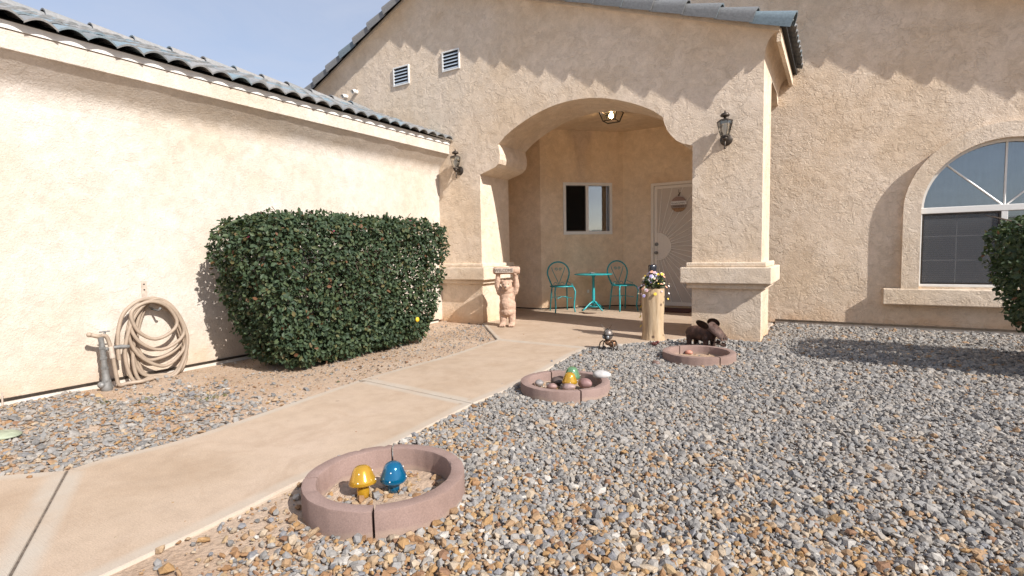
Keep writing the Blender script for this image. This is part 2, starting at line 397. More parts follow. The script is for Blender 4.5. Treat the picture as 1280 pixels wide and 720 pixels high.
bm = bmesh.new(); row = []
for i in range(241):
    a = 2*PI*i/240; h = 5.5+3.2*mnoise.noise(Vector((math.cos(a)*4, math.sin(a)*4, 2)))+1.6*mnoise.noise(Vector((math.cos(a)*17, math.sin(a)*17, 5)))
    row.append([bm.verts.new((rr*math.cos(a), rr*math.sin(a), z)) for rr, z in ((95, -.05), (112, h*.6), (125, h), (140, h*.5), (149, -.05))])
for A, B in zip(row, row[1:]):
    for k in range(4): bm.faces.new((A[k], B[k], B[k+1], A[k+1]))
tag(link('reflection_hills', bm, plain('reflection_hill', (.11, .095, .07), .95, var=.4, scale=.2), smooth=True), kind='structure')  # unseen hills, added to darken the foot of the window reflections

# ------------------------------------------------------------------ concrete path and porch floor
ZT = .012
def gpts(l): return [G(x, y, ZT).xy for x, y in l]
leftE = gpts([(84, 587), (133, 571.5), (222, 550), (320, 518), (400, 491), (450, 474)])
leftE2 = gpts([(450, 474), (502, 459.5), (534, 451), (565, 442.5), (596, 432), (621, 424)])
rightE = gpts([(592, 504), (535, 533), (492, 555), (430, 580), (370, 604), (310, 634), (240, 668), (129, 720), (60, 752), (20, 771)])
rightE2 = gpts([(735, 435), (715, 444), (680, 464), (640, 484), (592, 504)])
jA = gpts([(84, 587), (47, 656), (9, 724)])
def smoothline(pts, n=8):
    out = []
    P = [pts[0]]+list(pts)+[pts[-1]]
    for i in range(1, len(P)-2):
        for k in range(n):
            t = k/n; a, b, c, d = P[i-1], P[i], P[i+1], P[i+2]
            out.append(.5*((2*b)+(c-a)*t+(2*a-5*b+4*c-d)*t*t+(3*b-3*c+d-a)*t**3))
    out.append(P[-2]); return out
def inset(poly, d):
    n = len(poly); out = []
    for i in range(n):
        a, b, c = poly[i-1], poly[i], poly[(i+1) % n]
        e1 = (b-a).normalized(); e2 = (c-b).normalized()
        nrm = Vector((-e1.y, e1.x))+Vector((-e2.y, e2.x))
        if nrm.length < 1e-6: nrm = Vector((-e1.y, e1.x))
        nrm.normalize(); k = max(.55, nrm.dot(Vector((-e1.y, e1.x))))
        out.append(b+nrm*(d/k))
    return out
def concrete_slab(name, poly, band=.07):
    n = len(poly)
    if sum(poly[i-1].x*poly[i].y-poly[i].x*poly[i-1].y for i in range(n)) < 0: poly = poly[::-1]
    P = [inset(poly, d) for d in (.0025, .0035, .0075, .014, band*.8, band*1.35)]
    zs = (-.10, ZT-.012, ZT-.003, ZT, ZT+.0003, ZT+.0005)
    bm = bmesh.new(); ly = bm.verts.layers.float.new('trowel'); rows = []
    for R_, z, tv in zip(P, zs, (1, 1, 1, 1, .85, 0)):
        rows.append([bm.verts.new((p.x, p.y, z)) for p in R_])
        for v in rows[-1]: v[ly] = tv
    for A, B in zip(rows, rows[1:]):
        for i in range(n): bm.faces.new((A[i], A[(i+1) % n], B[(i+1) % n], B[i]))
    for t in tessellate_polygon([[Vector((p.x, p.y, 0)) for p in P[-1]]]):
        try: bm.faces.new([rows[-1][i] for i in t])
        except ValueError: pass
    bmesh.ops.recalc_face_normals(bm, faces=bm.faces[:])
    return tag(link(name, bm, M['conc']), kind='structure')
sl = smoothline
concrete_slab('path', sl(leftE)+sl(rightE)+[Vector((-2.25, .33)), jA[2]])
concrete_slab('path', sl(leftE2)+sl(rightE2))
M['joint'] = plain('packed_joint_dirt', (.13, .10, .075), .95, 0, var=.5, scale=60, bmp=.004)
def joint(pts):
    bm = bmesh.new(); P_ = sl([Vector(q) for q in pts], 16); L_ = []
    for i, q in enumerate(P_):
        t_ = (P_[min(i+1, len(P_)-1)]-P_[max(i-1, 0)]).normalized(); n_ = Vector((-t_.y, t_.x))
        L_.append([bm.verts.new((*(q+n_*w_), ZT-.0065)) for w_ in (-.005, .005)])
    for A, B in zip(L_, L_[1:]): bm.faces.new((A[0], B[0], B[1], A[1]))
    bmesh.ops.recalc_face_normals(bm, faces=bm.faces[:]); tag(link('path_joint', bm, M['joint']), kind='structure')
joint(jA); joint(gpts([(450, 474), (592, 504)])); joint(gpts([(621, 424), (735, 435)])); joint([Vector((XP, 6.56)), G(621, 424, ZT).xy])
far_left = [Vector((-3.25, -2.5)), Vector((-2.75, -.4))]
concrete_slab('path', [jA[0], jA[1], jA[2], Vector((-2.25, .33)), Vector((-2.3, -.6)), Vector((-2.6, -3)), Vector((-6, -3)), Vector((-5.3, -1.0)), Vector((-4.3, .2)), G(0, 593.5, ZT).xy, G(45, 590, ZT).xy])
porch_front = gpts([(621, 424), (735, 435), (752, 432.5), (785, 430), (820, 427), (850, 424.5)])
concrete_slab('porch_floor', porch_front+[Vector((XQ-.01, 6.52)), Vector((XQ-.01, YB)), Vector((XR-.02, YB)), Vector((XR-.02, YR)), Vector((XR-.02, YD)), Vector((-3.52, YD)), Vector((-4.70, 8.65)), Vector((-5.4, 8.62)), Vector((-5.4, YB)), Vector((XP, YB)), Vector((XP, 6.56))], .05)

# ------------------------------------------------------------------ house
house = empty('house', (0, 0, 0), 0, 'cream stucco house with grey tile roofs and an arched entry porch', 'house')
def P3(x, d, z): return (x, d, z)
fnY = lambda Y: (lambda a, b, d: (a, Y+d, b))
fnX = lambda X: (lambda a, b, d: (X+d, a, b))
zR = lambda X: 3.40-.364*(X+.464)              # right rake underside at full overhang
zL = lambda X: 5.12+.448*(X+5.96)
XPK = -5.614; ZPK = zR(XPK)
CO, CH = .11, .30                               # cove: overhang and height
XE = -.55                                       # fascia on the right-hand eave
arch = [(-4.615, 2.285), (-4.53, 2.315), (-4.40, 2.352), (-4.33, 2.375), (-4.275, 2.42), (-4.25, 2.48), (-4.247, 2.55), (-4.262, 2.64), (-4.272, 2.70)]
for i in range(1, 20):                           # segmental main arch
    t = i/20; x = -4.272+t*2.436
    arch.append((x, 2.70+.03*t+.43*math.sin(PI*t)**.78*(1-.02*t)))
arch += [(-1.836, 2.73), (-1.822, 2.66), (-1.79, 2.575), (-1.74, 2.50), (-1.675, 2.43), (-1.60, 2.385), (-1.53, 2.36), (-1.48, 2.345)]
XW = -9.9
outline = [(XW, -.05), (XW, zL(XW)-CH+.02), (XPK, ZPK-CH+.02), (XR, zR(XR)-CH+.02), (XR, -.05), (XQ, -.05)]+arch[::-1]+[(XP, -.05)]
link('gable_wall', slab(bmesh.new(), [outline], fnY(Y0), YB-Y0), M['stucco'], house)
# pillar caps, mitred all round
def cap(name, x0, x1, y0, y1):
    bm = bmesh.new()
    for o, z0, z1 in ((.055, .622, .685), (.118, .685, .878), (.06, .878, .935)):
        box(bm, x0-o, x1+o, y0-o, y1+o, z0, z1, .012)
    return link(name, bm, M['stucco_trim'], house)
cap('pillar_cap', XQ, XR, Y0, YB)
cap('pillar_cap', XL-.2, XP, Y0, YB)
# cove under the rakes and round the right-hand eave
def cove_rows(n=9):
    for i in range(n+1):
        th = PI/2*i/n; yield CO*(1-math.cos(th)), CH*(1-math.sin(th))
bm = bmesh.new(); rowsv = []
for o, h in cove_rows():
    xr_ = XR+(XE-XR)*o/CO; zc = zR(XE)-h
    row = [(XW, Y0-o, zL(XW)-h)]
    for k in range(1, 13): x = XW+(XPK-XW)*k/12; row.append((x, Y0-o, zL(x)-h))
    for k in range(1, 17): x = XPK+(xr_-XPK)*k/16; row.append((x, Y0-o, zR(x)-h))
    row.append((xr_, YR-.005, zc-(zR(XE)-zR(xr_))*0)); 
    row[-1] = (xr_, YR-.005, row[-2][2])
    rowsv.append([bm.verts.new(p) for p in row])
for A, B in zip(rowsv, rowsv[1:]):
    for i in range(len(A)-1): bm.faces.new((A[i], A[i+1], B[i+1], B[i]))
bmesh.ops.recalc_face_normals(bm, faces=bm.faces[:])
link('cove', bm, M['stucco_trim'], house, smooth=True, angle=40)
# fascia strip standing on the cove edge
bm = bmesh.new(); F_ = .012
slab(bm, [[(XW, zL(XW)-.005), (XPK, ZPK-.005), (XE, zR(XE)-.005), (XE, zR(XE)+.05), (XPK, ZPK+.05), (XW, zL(XW)+.05)]], fnY(Y0-CO-F_), .04)
box(bm, XE-.03, XE+F_, Y0-CO+.03, YR-.004, zR(XE)-.10, zR(XE)+.04)
link('fascia', bm, M['stucco_trim'], house)
# wall over the porch's open right-hand side, with its haunch
side = [(YB, 3.08), (YB+.06, 3.16), (YB+.16, 3.22), (YB+.3, 3.25), (YR-.42, 3.25), (YR-.25, 3.2), (YR-.12, 3.1), (YR-.006, 3.08), (YR-.006, zR(XR)-.01), (YB, zR(XR)-.01)]
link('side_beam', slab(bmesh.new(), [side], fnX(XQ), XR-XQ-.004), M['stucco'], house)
# right-hand wall with its arched window hole
WX, WS, WR = 1.71, 1.53, .81
hole = [(WX-WR, .565), (WX+WR, .565)]+[(WX+WR*math.cos(PI*i/28), WS+WR*math.sin(PI*i/28)) for i in range(29)]
zM = lambda X: 4.24-.385*(X-.8)                  # main gable rake underside (full overhang .3)
XMP = -4.6
wall = [(XR-.135, .02), (5.2, .02), (5.2, zM(5.2)-CH+.02), (XMP, zM(XMP)-CH+.02), (XMP-3, zM(XMP)-CH+.02-3*.385), (XMP-3, CEIL+.1), (XR-.135, CEIL+.1)]
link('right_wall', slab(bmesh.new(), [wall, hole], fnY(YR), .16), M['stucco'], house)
bm = bmesh.new(); rowsv = []
for o, h in cove_rows(7):
    rowsv.append([bm.verts.new(p) for p in ([(XMP-3, YR-o, zM(XMP)-3*.385-h)]+[(XMP+(5.3-XMP)*k/10, YR-o, zM(XMP+(5.3-XMP)*k/10)-h) for k in range(11)])])
for A, B in zip(rowsv, rowsv[1:]):
    for i in range(len(A)-1): bm.faces.new((A[i], A[i+1], B[i+1], B[i]))
bmesh.ops.recalc_face_normals(bm, faces=bm.faces[:])
link('cove', bm, M['stucco_trim'], house, smooth=True, angle=40)
bx('end_wall', M['stucco'], house, 5.04, 5.2, YR+.16, 16, .02, zM(5.2)-.3)
# footing strips and weep screed
bm = bmesh.new(); box(bm, XR+.002, 5.2, YR-.012, YR+.1, -.06, .045); link('footing', bm, M['concrete_foot'], house)
bm = bmesh.new(); box(bm, XR+.002, 5.21, YR-.022, YR-.013, .045, .07); link('screed', bm, M['leafy_wood'], house)
# window surround and sill
R2 = .978
ring_o = [(WX-R2, .545), (WX-R2, WS)]+[(WX+R2*math.cos(PI-PI*i/32), WS+R2*math.sin(PI-PI*i/32)) for i in range(1, 32)]+[(WX+R2, WS), (WX+R2, .545)]
ri = WR-.012
ring_i = [(WX+ri, .545), (WX+ri, WS)]+[(WX+ri*math.cos(PI*i/32), WS+ri*math.sin(PI*i/32)) for i in range(1, 32)]+[(WX-ri, WS), (WX-ri, .545)]
bm = slab(bmesh.new(), [ring_o+ring_i], fnY(YR-.085), .083)
link('window_surround', bm, M['stucco_trim'], house)
bx('window_sill', M['stucco_trim'], house, .545, 2*WX-.545, YR-.10, YR-.002, .335, .543, bev=.012)

# arched window
def ring_strip(r0_, r1_, z, y0, y1, a0=0, a1=PI, n=30):
    bm = bmesh.new(); q = []
    for i in range(n+1):
        a = a0+(a1-a0)*i/n; c, s = math.cos(a), math.sin(a)
        q.append([bm.verts.new(p) for p in ((WX+r0_*c, y0, z+r0_*s), (WX+r1_*c, y0, z+r1_*s), (WX+r1_*c, y1, z+r1_*s), (WX+r0_*c, y1, z+r0_*s))])
    for A, B in zip(q, q[1:]):
        for k in range(4): bm.faces.new((A[k], A[(k+1) % 4], B[(k+1) % 4], B[k]))
    return bm
YW = YR+.02
wf = link('window_frame', ring_strip(WR-.045, WR-.002, WS, YW, YW+.07), M['vinyl'], house)
wbm = bmesh.new()
box(wbm, WX-WR+.002, WX+WR-.002, YW-.006, YW+.075, WS-.045, WS+.03, .006)
box(wbm, WX-WR+.002, WX-WR+.035, YW, YW+.07, .575, WS-.046, .004); box(wbm, WX+WR-.035, WX+WR-.002, YW, YW+.07, .575, WS-.046, .004)
box(wbm, WX-WR+.002, WX+WR-.002, YW+.001, YW+.07, .567, .60, .004); box(wbm, WX-.03, WX+.03, YW-.002, YW+.07, .601, WS-.046, .004)
link('window_bar', wbm, M['vinyl'], wf)
mb = bmesh.new()
for a in (PI*.25, PI*.5, PI*.75):
    c, s = math.cos(a), math.sin(a); tube(mb, [(WX+.03*c, YW+.035, WS+.03+.0*s), (WX+(WR-.04)*c, YW+.035, WS+(WR-.04)*s)], .011, 6)
link('fan_muntin', mb, M['white'], wf)
sb = bmesh.new()
for x in (WX-WR+.035, WX-.05): box(sb, x, x+.018, YW+.008, YW+.03, .601, WS-.047)
for z in (.601, WS-.065): box(sb, WX-WR+.054, WX-.051, YW+.009, YW+.029, z, z+.017)
link('screen_frame', sb, M['bronze'], wf)
gb = bmesh.new()
for z in (.90, 1.20): box(gb, WX-WR+.055, WX-.052, YW+.05, YW+.056, z-.006, z+.006)
box(gb, WX-.43, WX-.42, YW+.051, YW+.055, .62, WS-.07)
for z in (.90, 1.20): box(gb, WX+.04, WX+WR-.04, YW+.05, YW+.056, z-.006, z+.006)
link('grille', gb, M['vinyl'], wf)
link('pane', slab(bmesh.new(), [[(WX-WR+.04, WS+.02)]+[(WX+(WR-.03)*math.cos(PI-PI*i/28), WS+(WR-.03)*math.sin(PI-PI*i/28)) for i in range(1, 28)]+[(WX+WR-.04, WS+.02)]], fnY(YW+.045), .006), M['pane'], wf)
link('pane', box(bmesh.new(), WX-WR+.03, WX+WR-.03, YW+.058, YW+.064, .59, WS-.04), M['pane'], wf)
# insect screen: a see-through dark gauze
m, nt, b = newmat('insect_gauze'); nt.nodes.remove(b); t = nt.nodes.new('ShaderNodeBsdfTransparent'); d = nt.nodes.new('ShaderNodeBsdfDiffuse'); d.inputs[0].default_value = (.13, .135, .145, 1)
mx = nt.nodes.new('ShaderNodeMixShader'); mx.inputs[0].default_value = .5; nt.links.new(t.outputs[0], mx.inputs[1]); nt.links.new(d.outputs[0], mx.inputs[2]); nt.links.new(mx.outputs[0], nt.nodes['Material Output'].inputs[0]); M['gauze'] = m
m2 = m.copy(); m2.name = 'dark_gauze'; [n for n in m2.node_tree.nodes if n.type == 'BSDF_DIFFUSE'][0].inputs[0].default_value = (.02, .018, .017, 1); M['gauze_dark'] = m2
link('insect_screen', box(bmesh.new(), WX-WR+.05, WX-.052, YW+.018, YW+.0195, .61, WS-.055), M['gauze'], wf)
# curtain and blind behind the glass, dark room behind those
bm = bmesh.new(); cols = []
for i in range(121):
    x = WX-WR-.05+i*(2*WR+.1)/120; y = YW+.19+.016*math.sin(i*.32)+.010*math.sin(i*.83+1)
    cols.append((bm.verts.new((x, y, WS-.05)), bm.verts.new((x, y, WS+WR+.08))))
for A, B in zip(cols, cols[1:]): bm.faces.new((A[0], B[0], B[1], A[1]))
link('curtain', bm, M['curtain'], wf, smooth=True)
bm = bmesh.new()
for k in range(36):
    z = .57+k*.027; v = [bm.verts.new(p) for p in ((WX-WR-.05, YW+.175, z+.02), (WX+WR+.05, YW+.175, z+.02), (WX+WR+.05, YW+.195, z), (WX-WR-.05, YW+.195, z))]; bm.faces.new(v)
link('blind', bm, M['curtain'], wf)
bm = bmesh.new(); box(bm, WX-1.1, WX+1.1, YR+.165, YR+1.3, .3, 2.6); bm.faces.ensure_lookup_table()
bmesh.ops.delete(bm, geom=[min(bm.faces, key=lambda f: f.calc_center_median().y)], context='FACES_ONLY'); link('room', bm, M['dark'], wf)

# ---- porch interior
bx('porch_wall', M['stucco_porch'], house, -3.52, XR-.01, YD, YD+.15, .0, CEIL)
dv = Vector((-3.52, YD))-Vector((-4.70, 8.65)); dl = dv.length; du = dv/dl; dn = Vector((-du.y, du.x))
fnD = lambda a, b, d: (-4.70+du.x*a+dn.x*d, 8.65+du.y*a+dn.y*d, b)
# window hole in the slanted wall, measured along it
def along(x, y):
    r = ray(x, y); n = Vector((dn.x, dn.y, 0)); t = (Vector((-4.70, 8.65, 0))-Vector((0, 0, EYE))).dot(n)/r.dot(n)
    p = Vector((0, 0, EYE))+r*t; return (p.xy-Vector((-4.70, 8.65))).dot(du), p.z
ax0, az1 = along(703.5, 228); ax1, az0 = along(765, 292.7)
link('porch_wall', slab(bmesh.new(), [[(0, 0), (dl, 0), (dl, CEIL), (0, CEIL)], [(ax0+.01, az0+.01), (ax1-.01, az0+.01), (ax1-.01, az1-.01), (ax0+.01, az1-.01)]], fnD, .15), M['stucco_porch'], house)
bx('porch_wall', M['stucco_porch'], house, -5.4, -4.70, 8.65, 8.8, 0, CEIL)
bx('porch_wall', M['stucco_porch'], house, -5.55, -5.4, YB, 8.8, 0, CEIL)
bx('porch_wall', M['stucco_porch'], house, XR-.13, XR-.006, YR+.165, YD-.003, 0, CEIL)
bx('ceiling', M['stucco_porch'], house, -5.6, XR-.01, YB+.003, YD+.15, CEIL, CEIL+.06)
bm = bmesh.new()
slab(bm, [[(0, .012), (dl, .012), (dl, .03), (0, .03)]], lambda a, b, d: fnD(a, b, -.012+d), .01); box(bm, -3.5, -2.9, YD-.012, YD-.002, .012, .03); box(bm, -5.39, -4.71, 8.638, 8.648, .012, .03)
link('floor_strip', bm, M['dark'], house)  # near-black strip along the foot of the porch walls
# slider window
sw = link('window_frame', slab(bmesh.new(), [[(ax0, az0), (ax1, az0), (ax1, az1), (ax0, az1)], [(ax0+.052, az0+.06), (ax1-.052, az0+.06), (ax1-.052, az1-.055), (ax0+.052, az1-.055)]], lambda a, b, d: fnD(a, b, d-.022), .09), M['vinyl'], house)
am = ax0+(ax1-ax0)*.485
bm = bmesh.new(); slab(bm, [[(am-.028, az0+.061), (am+.028, az0+.061), (am+.028, az1-.056), (am-.028, az1-.056)]], lambda a, b, d: fnD(a, b, d-.012), .07); link('meeting_rail', bm, M['vinyl'], sw)
bm = bmesh.new(); slab(bm, [[(ax0+.053, az0+.061), (am-.03, az0+.061), (am-.03, az1-.056), (ax0+.053, az1-.056)], [(ax0+.068, az0+.085), (am-.042, az0+.085), (am-.042, az1-.07), (ax0+.068, az1-.07)]], lambda a, b, d: fnD(a, b, d+.0), .02); link('screen_frame', bm, M['bronze'], sw)
bm = bmesh.new(); slab(bm, [[(am+.02, az0+.055), (ax1-.05, az0+.055), (ax1-.05, az1-.05), (am+.02, az1-.05)]], lambda a, b, d: fnD(a, b, d+.035), .006); link('pane', bm, M['pane_sky'], sw)
bm = bmesh.new(); slab(bm, [[(ax0+.066, az0+.083), (am-.04, az0+.083), (am-.04, az1-.068), (ax0+.066, az1-.068)]], lambda a, b, d: fnD(a, b, d+.01), .002); link('insect_screen', bm, M['gauze_dark'], sw)
bm = bmesh.new(); slab(bm, [[(ax0-.1, az0-.1), (ax1+.1, az0-.1), (ax1+.1, az1+.1), (ax0-.1, az1+.1)]], lambda a, b, d: fnD(a, b, d+.5), .02); link('room', bm, M['dark'], sw)
bm = bmesh.new()
for i in range(9):
    a = ax1-.13+i*.02; slab(bm, [[(a, az0), (a+.018, az0), (a+.018, az1), (a, az1)]], lambda p, q, d, i=i: fnD(p, q, d+.12+.01*(i % 2)), .004)
link('curtain', bm, plain('ochre_curtain', (.20, .15, .07), .9), sw)
oa, oz = along(735, 364)
bm = bmesh.new(); slab(bm, [[(oa-.022, oz-.03), (oa+.022, oz-.03), (oa+.022, oz+.03), (oa-.022, oz+.03)]], lambda a, b, d: fnD(a, b, d-.016), .014); link('outlet_cover', bm, M['white'], house)

# ---- security door
dx0, dx1, dz1 = -2.955, -1.98, 2.335
dr = bx('door', M['doormesh'], house, dx0+.07, dx1-.05, YD-.03, YD-.012, .06, dz1-.055)
bm = bmesh.new()
slab(bm, [[(dx0, .03), (dx0+.055, .03), (dx0+.055, dz1-.05), (dx1-.055, dz1-.05), (dx1-.055, .03), (dx1, .03), (dx1, dz1), (dx0, dz1)]], fnY(YD-.05), .049); link('door_frame', bm, M['door'], dr)
a0_, a1_, b0_, b1_ = dx0+.062, dx1-.062, .05, dz1-.06
bm = slab(bmesh.new(), [[(a0_, b0_), (a1_, b0_), (a1_, b1_), (a0_, b1_)], [(a0_+.06, b0_+.07), (a1_-.05, b0_+.07), (a1_-.05, b1_-.05), (a0_+.06, b1_-.05)]], fnY(YD-.042), .011); link('door_rail', bm, M['door'], dr)
hx, hz = a0_+.06, 1.16
bm = bmesh.new()
bars = 19
for i in range(bars):
    th = -PI/2+PI*(i+.5)/bars; c, s = math.cos(th), math.sin(th); t = 9
    if c > 1e-4: t = min(t, (a1_-.05-hx)/c)
    if s > 1e-4: t = min(t, (b1_-.05-hz)/s)
    if s < -1e-4: t = min(t, (b0_+.07-hz)/s)
    tube(bm, [(hx+.245*c, YD-.037, hz+.245*s), (hx+t*c, YD-.037, hz+t*s)], 0.0085, 6)
link('sunburst_bars', bm, M['door_bar'], dr)
bm = bmesh.new(); n = 24
slab(bm, [[(hx, hz-.25)]+[(hx+.25*math.cos(-PI/2+PI*i/n), hz+.25*math.sin(-PI/2+PI*i/n)) for i in range(1, n)]+[(hx, hz+.25)]], fnY(YD-.034), .003); link('lock_plate', bm, M['door'], dr)
bm = bmesh.new(); tube(bm, [(hx+.25*math.cos(-PI/2+PI*i/n), YD-.04, hz+.25*math.sin(-PI/2+PI*i/n)) for i in range(n+1)], .011, 6); link('lock_ring', bm, M['door_bar'], dr)
bm = bmesh.new(); lathe(bm, [(.03, 0), (.03, -.01), (.014, -.012), (.014, -.04), (.028, -.045), (.028, -.07), (.015, -.078)], 16, (a0_+.045, YD-.042, 1.04), 'Y'); bmesh.ops.recalc_face_normals(bm, faces=bm.faces[:]); link('door_knob', bm, M['galv'], dr, smooth=True, angle=40)
bm = bmesh.new(); lathe(bm, [(.034, 0), (.034, -.014), (.02, -.018), (.02, -.024)], 16, (a0_+.045, YD-.042, 1.20), 'Y'); bmesh.ops.recalc_face_normals(bm, faces=bm.faces[:]); link('deadbolt', bm, M['galv'], dr, smooth=True, angle=40)

# ---- left wing
YN = -3.0
bx('left_wall', M['stucco_side'], house, XL-.2, XL, YN, Y0-.003, .03, 2.9)
bx('footing', M['concrete_foot'], house, XL-.2, XL+.012, YN, Y0-.12, -.06, .028)
bx('screed', M['bronze'], house, XL+.001, XL+.02, YN, Y0-.12, .0285, .05)
bm = bmesh.new(); rowsv = []
for i in range(9):
    x, z = ((0, 2.335), (.004, 2.378), (.012, 2.418), (.026, 2.455), (.047, 2.488), (.077, 2.52), (.116, 2.56), (.172, 2.614), (.22, 2.662))[i]; x += XL
    rowsv.append([bm.verts.new((x, YN+k*(Y0-.004-YN)/60, z+.010*mnoise.noise(Vector((k*.7, i*.6, 0)))*(i/8)**.5)) for k in range(61)])
for A, B in zip(rowsv, rowsv[1:]):
    for k in range(60): bm.faces.new((A[k], A[k+1], B[k+1], B[k]))
bmesh.ops.recalc_face_normals(bm, faces=bm.faces[:]); link('cove', bm, M['stucco_side'], house, smooth=True)
XF = -5.187
bx('fascia', M['stucco_side'], house, XL, XF, YN, Y0-.004, 2.655, 2.80, bev=.006)
bx('drip_edge', M['drip'], house, XL, XF+.012, YN, Y0-.004, 2.802, 2.858)
PIT = .39; RX = -6.95; EX = XF+.082; EZ = 2.840
zroof = lambda x: EZ+PIT*(EX-x)
nrm = Vector((PIT, 0, 1)).normalized()
# roof deck
bm = bmesh.new(); slab(bm, [[(EX-.2, zroof(EX-.2)-.0), (RX, zroof(RX)-.02), (RX-1.9, zroof(RX)-.02-PIT*1.9), (RX-1.9, zroof(RX)-.1-PIT*1.9), (RX, zroof(RX)-.1), (EX-.2, zroof(EX-.2)-.045)]], lambda a, b, d: (a, YN+d, b), Y0-.005-YN)
roof = link('roof_deck', bm, M['dark'], house)
# S-tiles: every tile its own curved shell inside the one roof mesh
def roof_tiles(name, x_e, z_e, pit, sgn, y0, y1, length, parent, tw=.197, expo=.30, amp=.05):
    Vs, Ts = [], []; ncol = int(math.ceil((y1-y0)/tw)); tw = (y1-y0)/ncol; nrow = int(math.ceil(length/expo)); nu = 9
    sl_ = math.hypot(1, pit); ux, uz = -sgn/sl_, pit/sl_; nx, nz = sgn*pit/sl_, 1/sl_
    for r_ in range(nrow):
        for c_ in range(ncol):
            dz = rng.uniform(-.003, .004); dsl = rng.uniform(-.006, .006); base = len(Vs)
            for (s, lift) in ((r_*expo+dsl, .026+dz), (min(length+.05, (r_+1)*expo+.05+dsl), .006+dz)):
                for u in range(nu+1):
                    a = u/nu; h = amp*math.sin(PI*a)**.85
                    Vs.append((x_e+ux*s+nx*(h+lift), y0+(c_+a)*tw+(-.004 if u == 0 else .004 if u == nu else 0), z_e+uz*s+nz*(h+lift)))
            for u in range(nu+1):                                   # butt end thickness
                p = Vs[base+u]; Vs.append((p[0]-nx*.016, p[1], p[2]-nz*.016))
            w = nu+1
            for u in range(nu):
                Ts += [(base+u, base+u+1, base+w+u+1), (base+u, base+w+u+1, base+w+u), (base+2*w+u, base+2*w+u+1, base+u+1), (base+2*w+u, base+u+1, base+u)]
    o = linknp(name, Vs, Ts, M['tile'], parent, smooth=True)
    try: o.data.set_sharp_from_angle(angle=math.radians(45))
    except Exception: pass
    return o
roof_tiles('roof_tiles', EX, EZ, PIT, 1, YN, Y0-.01, (EX-RX)*math.hypot(1, PIT), house)
roof_tiles('roof_tiles', RX-1.9, EZ+PIT*(EX-RX)-PIT*1.9, PIT, -1, YN, Y0-.01, 1.9*math.hypot(1, PIT), house)
def barrel_run(bm, a, b, side, rad=.105, L=.40, over=.06, updir=Vector((0, 0, 1)), full=PI, skirt=.0, lift=.02):
    a, b = Vector(a), Vector(b); d = (b-a); n = max(1, round(d.length/L)); step = d/n; t = d.normalized()
    side = Vector(side).normalized(); upv = t.cross(side); upv = upv if upv.z > 0 else -upv
    for i in range(n):
        p = a+step*i; q = p+step+t*over; rr = [rad*random.uniform(1.04, 1.08), rad*(.84 if not skirt else .80)]
        A = []; k = 9
        for e, (o_, r_, lf) in enumerate(((p, rr[0], lift), (q, rr[1], 0))):
            row = []
            for j in range(k+1):
                th = full*j/k-(full-PI)/2
                row.append((o_+upv*(lf)+side*(r_*math.cos(th))+upv*(r_*math.sin(th))))
            if skirt: row = [row[0]-upv*(skirt+(.010 if e == 0 else -.008))]+row
            A.append(row)
        inner = [pp+(o_c-pp).normalized()*.016 for pp in A[0] for o_c in (p,)]
        vo = [bm.verts.new(v) for v in A[0]]; vb = [bm.verts.new(v) for v in A[1]]; vi = [bm.verts.new(v) for v in inner]
        for j in range(len(vo)-1):
            bm.faces.new((vo[j], vo[j+1], vb[j+1], vb[j])); bm.faces.new((vi[j], vi[j+1], vo[j+1], vo[j]))
bm = bmesh.new(); barrel_run(bm, (RX, YN, zroof(RX)-.005), (RX, Y0-.02, zroof(RX)-.005), (1, 0, 0), .10, .40)
bmesh.ops.recalc_face_normals(bm, faces=bm.faces[:]); link('ridge_tiles', bm, M['tile'], house, smooth=True, angle=40)
# ---- gable roofs
YT = Y0-CO-.01
def gable_roof(zl, zr, xl, xp, xr, yf, yb, ps_l, ps_r):
    bm = bmesh.new()
    if xl is not None:
        slab(bm, [[(xl, zl(xl)+.052), (xp, zl(xp)+.052), (xp, zl(xp)+.12), (xl, zl(xl)+.12)]], fnY(yf), yb-yf)
    slab(bm, [[(xp, zr(xp)+.052), (xr, zr(xr)+.052), (xr, zr(xr)+.12), (xp, zr(xp)+.12)]], fnY(yf), yb-yf)
    link('roof_deck', bm, M['dark'], house)
gable_roof(zL, zR, XW, XPK, XE+.06, Y0-CO+.02, YR-.01, .448, .364)
roof_tiles('roof_tiles', XE+.12, zR(XE+.12)+.12, .364, 1, Y0-CO+.05, YR-.01, (XE+.12-XPK)*math.hypot(1, .364), house)
# open barrel ends along the eave edge
bm = bmesh.new()
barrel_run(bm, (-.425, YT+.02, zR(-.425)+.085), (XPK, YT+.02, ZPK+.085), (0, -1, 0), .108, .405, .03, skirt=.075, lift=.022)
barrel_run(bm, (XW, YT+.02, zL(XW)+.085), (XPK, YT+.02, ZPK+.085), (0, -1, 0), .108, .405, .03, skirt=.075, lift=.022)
bmesh.ops.recalc_face_normals(bm, faces=bm.faces[:]); link('rake_tiles', bm, M['tile_rake_shaded'], house, smooth=True, angle=40)
zM2 = lambda X: zM(XMP)+.385*(X-XMP)
gable_roof(zM2, zM, XMP-3, XMP, 5.4, YR-CO+.02, 16, .395, .395)
bm = bmesh.new(); YT2 = YR-CO-.035
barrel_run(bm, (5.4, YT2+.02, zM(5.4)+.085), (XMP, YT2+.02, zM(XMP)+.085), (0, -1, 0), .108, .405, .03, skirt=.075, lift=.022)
bmesh.ops.recalc_face_normals(bm, faces=bm.faces[:]); link('rake_tiles', bm, M['tile_rake_shaded'], house, smooth=True, angle=40)
